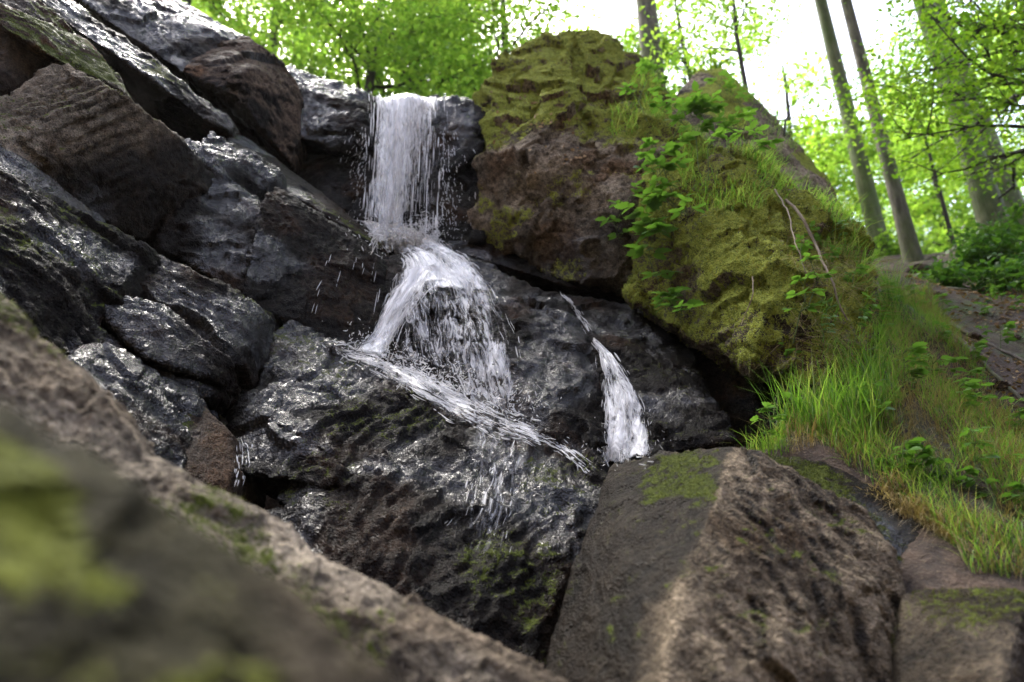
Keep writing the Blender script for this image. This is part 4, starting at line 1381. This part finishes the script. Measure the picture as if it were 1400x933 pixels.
tag(dg_, 'dry straw-coloured grass among the green on the bank', 'dry grass', kind='stuff')

# moss pile on the mossy boulders: short tips, part of each boulder
for lab, cnt in ((LB, 25000), (LP, 20000), ('keeled grey-brown boulder with a sharp pale ridge', 4500), ('low mossy grey boulder cut off square beside the keeled boulder', 4500),
                 ('wet mossy streambed slab behind the keeled boulder', 5500), ('long weathered tan ledge running down behind the blurred mossy rock', 4500)):
    o, p = ROCKS[lab]
    c, nr = sample_rock(lab, cnt, rg, attr='moss', thr=0.45 if cnt >= 20000 else 0.3)
    n = len(c)
    hk = 1.0 if cnt >= 20000 else 0.55
    V, F = blades(c - nr * 0.004, hk * rg.uniform(0.010, 0.028, n), rand_dirs(n, rg), hk * rg.uniform(0.003, 0.006, n), rg, 0.5, up=nr)
    mo = link('moss', fast_mesh('moss', V - np.array(o.location), F, 4, M['mossblade'] if cnt >= 20000 else M['mossdark']), o)
    mo['kind'] = 'stuff'


# ---- broad-leaved plants
def lobed_leaf(L=0.09, Wd=0.05, teeth=5):
    """one serrated leaf along +X, folded at the midrib, tip drooping"""
    V, F = [], []
    st = 2 * teeth + 1
    for i in range(st + 1):
        t = i / st
        w_ = Wd * (math.sin(math.pi * min(1, t ** 0.75)) ** 0.8) * (1.0 if i % 2 else 0.72)
        x = L * t
        zc = -0.22 * L * t * t
        V += [(x, 0, zc), (x + (0.06 * L if i % 2 else 0), w_, zc + 0.12 * w_), (x + (0.06 * L if i % 2 else 0), -w_, zc + 0.12 * w_)]
    for i in range(st):
        a, b = 3 * i, 3 * i + 3
        F += [(a, b, b + 1, a + 1), (a, a + 2, b + 2, b)]
    return V, F


def leaf_mesh(nm, L, Wd, teeth, mat):
    V, F = lobed_leaf(L, Wd, teeth)
    me = bpy.data.meshes.new(nm)
    me.from_pydata(V, [], F)
    me.materials.append(mat)
    me.polygons.foreach_set('use_smooth', np.ones(len(F), dtype=bool))
    return me


LEAF_A = leaf_mesh('leaf', 0.135, 0.042, 4, M['herb'])
LEAF_B = leaf_mesh('leaf', 0.095, 0.030, 3, M['herb'])
LEAF_C = leaf_mesh('leaf', 0.065, 0.024, 3, M['herb'])


def add_leaf(root, me, pos, d, sc_, roll=0.0):
    d = Vector(d).normalized()
    q = d.to_track_quat('X', 'Z') @ Matrix.Rotation(roll, 3, 'X').to_quaternion()
    o = bpy.data.objects.new('leaf', me)
    COL.objects.link(o)
    o.parent = root
    o.location = Vector(pos) - root.location
    o.rotation_mode = 'QUATERNION'
    o.rotation_quaternion = q
    o.scale = (sc_,) * 3
    return o


def plant(name, label, nodes, leafme, nper=3, stalk=0.07, group=None, rs=random.Random(5), scale=1.0, outdir=(-0.2, -0.8, 0.1), sr=0.004):
    """a stem through the nodes; at each node a spray of leaves on short stalks"""
    nodes = [np.array(q, dtype=float) for q in nodes]
    root = empty(name, nodes[0])
    tag(root, label, 'plant', group)
    T = Tubes()
    T.add(nodes, [sr * (1 - 0.6 * i / (len(nodes) - 1)) for i in range(len(nodes))], 5)
    lf = []
    for q in nodes[1:]:
        for k in range(nper):
            a = rs.uniform(0, 2 * math.pi)
            d = np.array((math.cos(a), math.sin(a) * 0.6, rs.uniform(-0.1, 0.5))) + np.array(outdir)
            d /= np.linalg.norm(d)
            e = q + d * stalk * scale * rs.uniform(0.6, 1.3)
            T.add([q, 0.5 * (q + e) + np.array((0, 0, 0.01)), e], [sr * 0.5, sr * 0.45, sr * 0.35], 4)
            lf.append((e, d, 1.0))
            sd = np.cross(d, (0, 0, 1.0))
            sd /= np.linalg.norm(sd) + 1e-9
            for sg in (-1, 1):
                if rs.random() < 0.85:
                    lf.append((e - d * 0.012 * scale, d * 0.45 + sd * sg, 0.8))
    link('stem', T.mesh('stem', M['stem'], nodes[0]), root)
    for (e, d, s_) in lf:
        d = np.array(d)
        d[2] = d[2] * 0.4 - 0.12 + rs.gauss(0, 0.12)
        add_leaf(root, leafme, e, d, s_ * scale * rs.uniform(0.75, 1.15), rs.gauss(0, 0.3))
    return root


def rock_point(lab, px, py, lift=0.0):
    o, p = ROCKS[lab]
    ux, uy = to_px(p)
    d = (ux - px) ** 2 + (uy - py) ** 2
    cand = np.argsort(d)[:40]
    i = cand[np.argmin(p[cand, 1])]
    return p[i] + np.array((0, -lift, lift * 0.4))


rp = random.Random(9)


def pxnodes(lab, pts, lift):
    return [rock_point(lab, x, y, lift * (0.2 if i == 0 else 1)) for i, (x, y) in enumerate(pts)]


plant('woodland_herb', 'dark green jagged-leaved plant hanging in the cleft between the mossy boulders',
      pxnodes(LB, [(905, 330), (885, 345), (880, 372), (890, 400), (900, 428), (915, 445)], 0.12), LEAF_A, 3, 0.08, None, rp, 1.0)
plant('woodland_herb', 'jagged-leaved plant with one pale shining leaf above the hanging plant',
      pxnodes(LB, [(930, 300), (905, 300), (880, 295), (862, 310), (850, 335), (880, 335), (905, 345)], 0.14), LEAF_A, 3, 0.09, None, rp, 1.05)
plant('woodland_herb', 'herb with narrow leaves against the dark undercut near the cleft',
      pxnodes(LP, [(880, 290), (865, 275), (850, 300), (838, 320), (846, 340)], 0.06), LEAF_B, 2, 0.07, None, rp, 1.0)
plant('woodland_herb', 'bright feathery plant spreading below the bare pointed rock',
      pxnodes(LB, [(950, 235), (945, 205), (955, 185), (970, 175), (985, 185), (930, 195), (915, 225)], 0.14), LEAF_B, 4, 0.12, None, rp, 1.1)
plant('woodland_herb', 'light green sprig on the crest of the bare pointed rock',
      pxnodes(LR, [(985, 140), (985, 120), (1000, 130), (1010, 145), (1020, 160)], 0.06), LEAF_C, 4, 0.09, None, rp, 1.2)
plant('woodland_herb', 'leafy tangle between the moss-topped peak and the tall grey trunk',
      pxnodes(LP, [(880, 170), (870, 150), (880, 125), (900, 115), (915, 140), (905, 170)], 0.10), LEAF_C, 5, 0.11, None, rp, 1.3)
plant('woodland_herb', 'drooping green sprays over the shaded flank beside the cleft plant',
      pxnodes(LB, [(920, 270), (905, 255), (900, 235), (885, 220), (895, 265)], 0.12), LEAF_B, 4, 0.10, None, rp, 1.1)
plant('woodland_herb', 'small herb at the rim of the black hollow under the moss',
      pxnodes(LB, [(1080, 470), (1085, 440), (1100, 420), (1095, 400)], 0.07), LEAF_C, 4, 0.07, None, rp, 1.1)
plant('woodland_herb', 'leafy sprig halfway up the moss near the hanging root',
      pxnodes(LB, [(1110, 420), (1112, 395), (1105, 375)], 0.07), LEAF_C, 4, 0.06, None, rp, 1.0)
for lab_, nodes_, lm, npr, stk, scl in (
        ('soft green fern-like plant overhanging the brow of the bulging boulder', [(965, 250), (960, 225), (975, 205), (995, 200), (1010, 215), (1025, 235)], LEAF_B, 5, 0.13, 0.9),
        ('pale sprawling plant filling the gap behind the bulging boulder', [(915, 200), (925, 180), (945, 165), (960, 160), (940, 150), (920, 160)], LEAF_C, 6, 0.14, 1.2),
        ('dense leaf spray at the upper mouth of the cleft', [(905, 260), (890, 245), (885, 262), (900, 285), (915, 300), (930, 320)], LEAF_B, 4, 0.12, 1.0),
        ('lowest jagged leaves trailing toward the black wet rock', [(915, 420), (905, 430), (912, 446), (925, 456)], LEAF_B, 3, 0.08, 1.0)):
    plant('woodland_herb', lab_, pxnodes(LB, nodes_, 0.14), lm, npr, stk, None, rp, scl)
# small herbs in the bank grass
gh = 'small herbs in the bank grass'
b = scatter_ground(bank, 260, rg, -0.1, 2.0, 55)
tpl = None
for i, q in enumerate(b[:34]):
    h = rp.uniform(0.10, 0.26)
    if i < 4:
        nodes = [q, q + np.array((0.01, -0.01, h * 0.4)), q + np.array((0.02, -0.02, h * 0.75)), q + np.array((0.02, -0.03, h))]
        r_ = plant('bank_herb', 'small broad-leaved herb growing in the bank grass', nodes, LEAF_C, 3, 0.05, gh, rp, 0.9, (0, -0.3, 0.1), 0.003)
        tpl = (tpl or []) + [r_]
    else:
        src = tpl[i % len(tpl)]
        c = src.copy()
        COL.objects.link(c)
        c.location = q
        c.rotation_euler = (0, 0, rp.uniform(0, 6.3))
        s_ = rp.uniform(0.7, 1.3)
        c.scale = (s_, s_, s_)
        for ch in src.children:
            d = ch.copy()
            COL.objects.link(d)
            d.parent = c

seed_spots = scatter_ground([(1250, 380, 6.2), (1420, 380, 6.0), (1460, 560, 4.2), (1340, 520, 4.4), (1270, 430, 5.2)], 40, rg, -9)[:14]
flank = [rock_point(LB, x_, y_, 0.02) for x_, y_ in ((1110, 330), (1130, 360), (1150, 330), (1165, 390), (1140, 430), (1120, 470), (1160, 460), (1100, 500), (1175, 430), (1090, 350))]
for i, q in enumerate(list(seed_spots) + flank):
    src = tpl[i % len(tpl)]
    c = src.copy()
    COL.objects.link(c)
    c.location = q
    c.rotation_euler = (0.5 if i >= len(seed_spots) else 0, 0, rp.uniform(0, 6.3))
    s_ = rp.uniform(0.6, 1.0)
    c.scale = (s_, s_, s_)
    if i >= len(seed_spots):
        tag(c, 'small leafy herb sprouting from the right flank of the bulging mossy boulder', 'plant', 'herbs on the boulder flank')
    else:
        tag(c, 'small seedling on the bare dirt path', 'plant', 'seedlings on the dirt path')
    for ch in src.children:
        d = ch.copy()
        COL.objects.link(d)
        d.parent = c

# ---- shrubs on the upper bank
def shrub(label, px, py, Y, rx, h, cnt, mat, size=0.075, group=None, name='bramble_shrub'):
    x, y = at(px, py, Y)
    z = float(ground_z(x, y)[0]) - 0.03
    root = empty(name, (x, y, z))
    tag(root, label, 'shrub', group)
    rr = np.random.default_rng(int(px * 7 + py))
    T = Tubes()
    cs = []
    for i in range(26):
        a, e = rr.uniform(0, 6.28), rr.uniform(0.25, 1.3)
        L = rr.uniform(0.6, 1.0)
        d = np.array((math.cos(a) * math.cos(e) * rx, math.sin(a) * math.cos(e) * rx, math.sin(e) * h)) * L
        s = np.linspace(0, 1, 6)
        pth = d[None] * s[:, None] + np.array((0, 0, -0.25 * h)) * (s ** 3)[:, None] + np.cumsum(rr.normal(0, 0.02, (6, 3)), 0) * s[:, None]
        T.add(pth, 0.006 * (1 - 0.7 * s), 4)
        cs.append(pth)
    link('stems', T.mesh('stems', M['barkdark']), root)
    arr = np.stack(cs)
    f = rr.uniform(1, 5, cnt)
    i0 = np.minimum(f.astype(int), 4)
    ch = rr.integers(0, len(cs), cnt)
    c = arr[ch, i0] * (1 - (f - i0))[:, None] + arr[ch, np.minimum(i0 + 1, 5)] * (f - i0)[:, None] + rr.normal(0, 0.07, (cnt, 3))
    nr = rr.normal(0, 0.5, (cnt, 3)) + np.array((0, -0.2, 1.0))
    nr /= np.linalg.norm(nr, axis=1)[:, None]
    V, F = leaf_quads(c, nr, size * rr.uniform(0.6, 1.3, cnt), rr, 0.65)
    link('foliage', fast_mesh('foliage', V, F, 4, mat, False), root)


shrub('dense dark green bramble at the foot of the thickest trunk', 1390, 350, 7.2, 0.9, 0.75, 2600, M['leafdark'])
shrub('low dark bramble spilling over the dirt bank', 1345, 385, 6.6, 0.7, 0.45, 1700, M['leafdark'])
shrub('small bramble clump beside the worn dirt path', 1296, 405, 6.2, 0.38, 0.28, 700, M['leafdark'])
shrub('bramble patch growing below the dense bramble on bare soil', 1420, 420, 5.8, 0.7, 0.4, 1500, M['leafdark'])
shrub('pale leafy bush behind the slender mottled trunk', 1225, 345, 10.5, 1.0, 0.9, 1800, M['leafbright'], 0.09)
shrub('pale leafy bush behind the thin dark stem', 1300, 330, 11.5, 1.2, 1.2, 2200, M['leafbright'], 0.09)

# ---- hanging roots and twigs
def twig(label, pts, r, mat, name='hanging_root', cat='root'):
    pts = [np.array(q) for q in pts]
    T = Tubes()
    s = np.linspace(0, len(pts) - 1, 24)
    pa = np.array([[np.interp(v, range(len(pts)), [q[j] for q in pts]) for j in range(3)] for v in s])
    for _ in range(3):
        pa[1:-1] = 0.25 * pa[:-2] + 0.5 * pa[1:-1] + 0.25 * pa[2:]
    pa = pa + 0.012 * np.stack([fbm(pa * 7 + 3 * k, 2, 5 + k) for k in range(3)], 1)
    T.add(pa, r * (1 - 0.55 * np.linspace(0, 1, 24)), 6)
    o = link(name, T.mesh(name, mat, pts[0]), None, pts[0])
    tag(o, label, cat)


twig('pale dry root hanging over the right flank of the mossy boulder', pxnodes(LB, [(1075, 275), (1092, 312), (1108, 350), (1128, 385), (1140, 420), (1155, 452)], 0.09), 0.011, M['root'])
twig('thin pale root curling beside the thicker hanging root', pxnodes(LB, [(1062, 262), (1075, 300), (1082, 345), (1102, 392)], 0.08), 0.006, M['root'])
twig('dry stalk pressed against the moss above the hollow', pxnodes(LB, [(1032, 385), (1022, 410), (1012, 440), (1008, 452)], 0.04), 0.004, M['root'], 'dry_stalk', 'stalk')
twig('dark twig standing up from the bare pointed rock', [rock_point(LR, 1076, 185), rock_point(LR, 1076, 185) + np.array((0.03, 0, 0.16)), rock_point(LR, 1076, 185) + np.array((0.10, 0, 0.34))], 0.014, M['barkdark'], 'twig', 'twig')

# ---- fallen leaves on soil and ledges
b = scatter_ground([(1235, 372, 6.0), (1420, 360, 6.5), (1460, 620, 3.6), (1340, 560, 4.0), (1260, 440, 5.0)], 7000, rg, -0.3, 1.5, 91)
c2, nr2 = sample_rock(LP, 1500, rg, nz=0.1)
px, py = to_px(c2)
m = (px > 645) & (px < 800) & (py > 125) & (py < 240) & (fbm(c2 * 4, 2, 12) > 0.05)
c2, nr2 = c2[m], nr2[m]
c = np.concatenate((b + np.array((0, 0, 0.012)), c2 + nr2 * 0.008))
nr = np.concatenate((np.tile(np.array((0, -0.3, 1.0)), (len(b), 1)), nr2)) + rg.normal(0, 0.3, (len(c), 3))
nr /= np.linalg.norm(nr, axis=1)[:, None]
V, F = leaf_quads(c, nr, rg.uniform(0.02, 0.055, len(c)), rg, 0.6)
lt = link('leaf_litter', fast_mesh('leaf_litter', V, F, 4, M['litter'], False))
tag(lt, 'brown fallen leaves scattered on the soil and ledges', 'leaf litter', kind='stuff')

# ---- stones lying on the dirt path
def stone(label, px, py, Y, r, seed):
    x, y = at(px, py, Y)
    z = float(ground_z(x, y)[0])
    bm = bmesh.new()
    bmesh.ops.create_icosphere(bm, subdivisions=4, radius=1.0)
    me = bpy.data.meshes.new('stone')
    bm.to_mesh(me)
    bm.free()
    n = len(me.vertices)
    co = np.empty(n * 3, dtype=np.float32)
    me.vertices.foreach_get('co', co)
    q = co.reshape(-1, 3).astype(float)
    k = 1 + 0.30 * chips(q * 1.3 + seed, seed) + 0.10 * fbm(q * 3, 3, seed)
    q = q * k[:, None] * np.array((1.3, 1.0, 0.7)) * r
    me.vertices.foreach_set('co', q.astype(np.float32).ravel())
    me.polygons.foreach_set('use_smooth', np.ones(len(me.polygons), dtype=bool))
    add_attr(me, 'tone', 0.5 + 0.5 * vnoise(q * 9 + seed, 3))
    add_attr(me, 'stain', np.zeros(n))
    add_attr(me, 'film', np.full(n, 0.2))
    add_attr(me, 'wet', np.full(n, 0.25))
    add_attr(me, 'moss', smooth(0.2, 0.8, q[:, 2] / r) * 0.4)
    me.materials.append(M['brown'])
    o = link('stone', me, None, (x, y, z + r * 0.2))
    tag(o, label, 'stone', 'stones on the dirt path')


for i, (px, py, Y, r) in enumerate([(1288, 425, 5.5, 0.035), (1338, 492, 4.7, 0.05), (1372, 545, 4.2, 0.045), (1258, 378, 7.2, 0.10), (1392, 470, 4.9, 0.03)]):
    stone('dark half-buried stone on the brown dirt path', px, py, Y, r, 200 + i * 7)
for i, (a_, b_) in enumerate([((1300, 470, 5.0), (1420, 520, 4.5)), ((1310, 500, 4.6), (1400, 560, 4.1)), ((1260, 400, 6.0), (1340, 420, 5.7))]):
    A, B = P(*a_), P(*b_)
    pts = []
    for s_ in np.linspace(0, 1, 7):
        q = A * (1 - s_) + B * s_ + np.array((0, 0.08 * math.sin(5 * s_ + i), 0))
        q[2] = float(ground_z(q[0], q[1])[0]) + 0.012
        pts.append(q)
    twig(['exposed root snaking across the lower dirt path', 'short gnarled root at the grassy rim of the path', 'root crossing the top of the dirt path'][i], pts, 0.022, M['bark'], 'exposed_root', 'root')

# ------------------------------------------------------------------ haze in the forest air
def haze_box(density):
    lo, hi = np.array((-86.0, -86.0, float(gz.min()) - 1.0)), np.array((86.0, 116.0, float(gz.max()) + 6.0))
    V = [[(lo, hi)[(i >> k) & 1][k] for k in range(3)] for i in range(8)]
    F = [(0, 2, 3, 1), (4, 5, 7, 6), (0, 1, 5, 4), (2, 6, 7, 3), (0, 4, 6, 2), (1, 3, 7, 5)]
    m, t, out = new_mat('forest_haze')
    v = N(t, 'ShaderNodeVolumePrincipled')
    v.inputs['Color'].default_value = (0.93, 0.96, 0.92, 1)
    v.inputs['Density'].default_value = density
    v.inputs['Anisotropy'].default_value = 0.2
    t.links.new(v.outputs[0], out.inputs['Volume'])
    o = mesh_obj('haze', V, F, m, None, False)
    tag(o, 'thin pale haze in the forest air', 'haze', kind='stuff')


haze_box(0.0004)
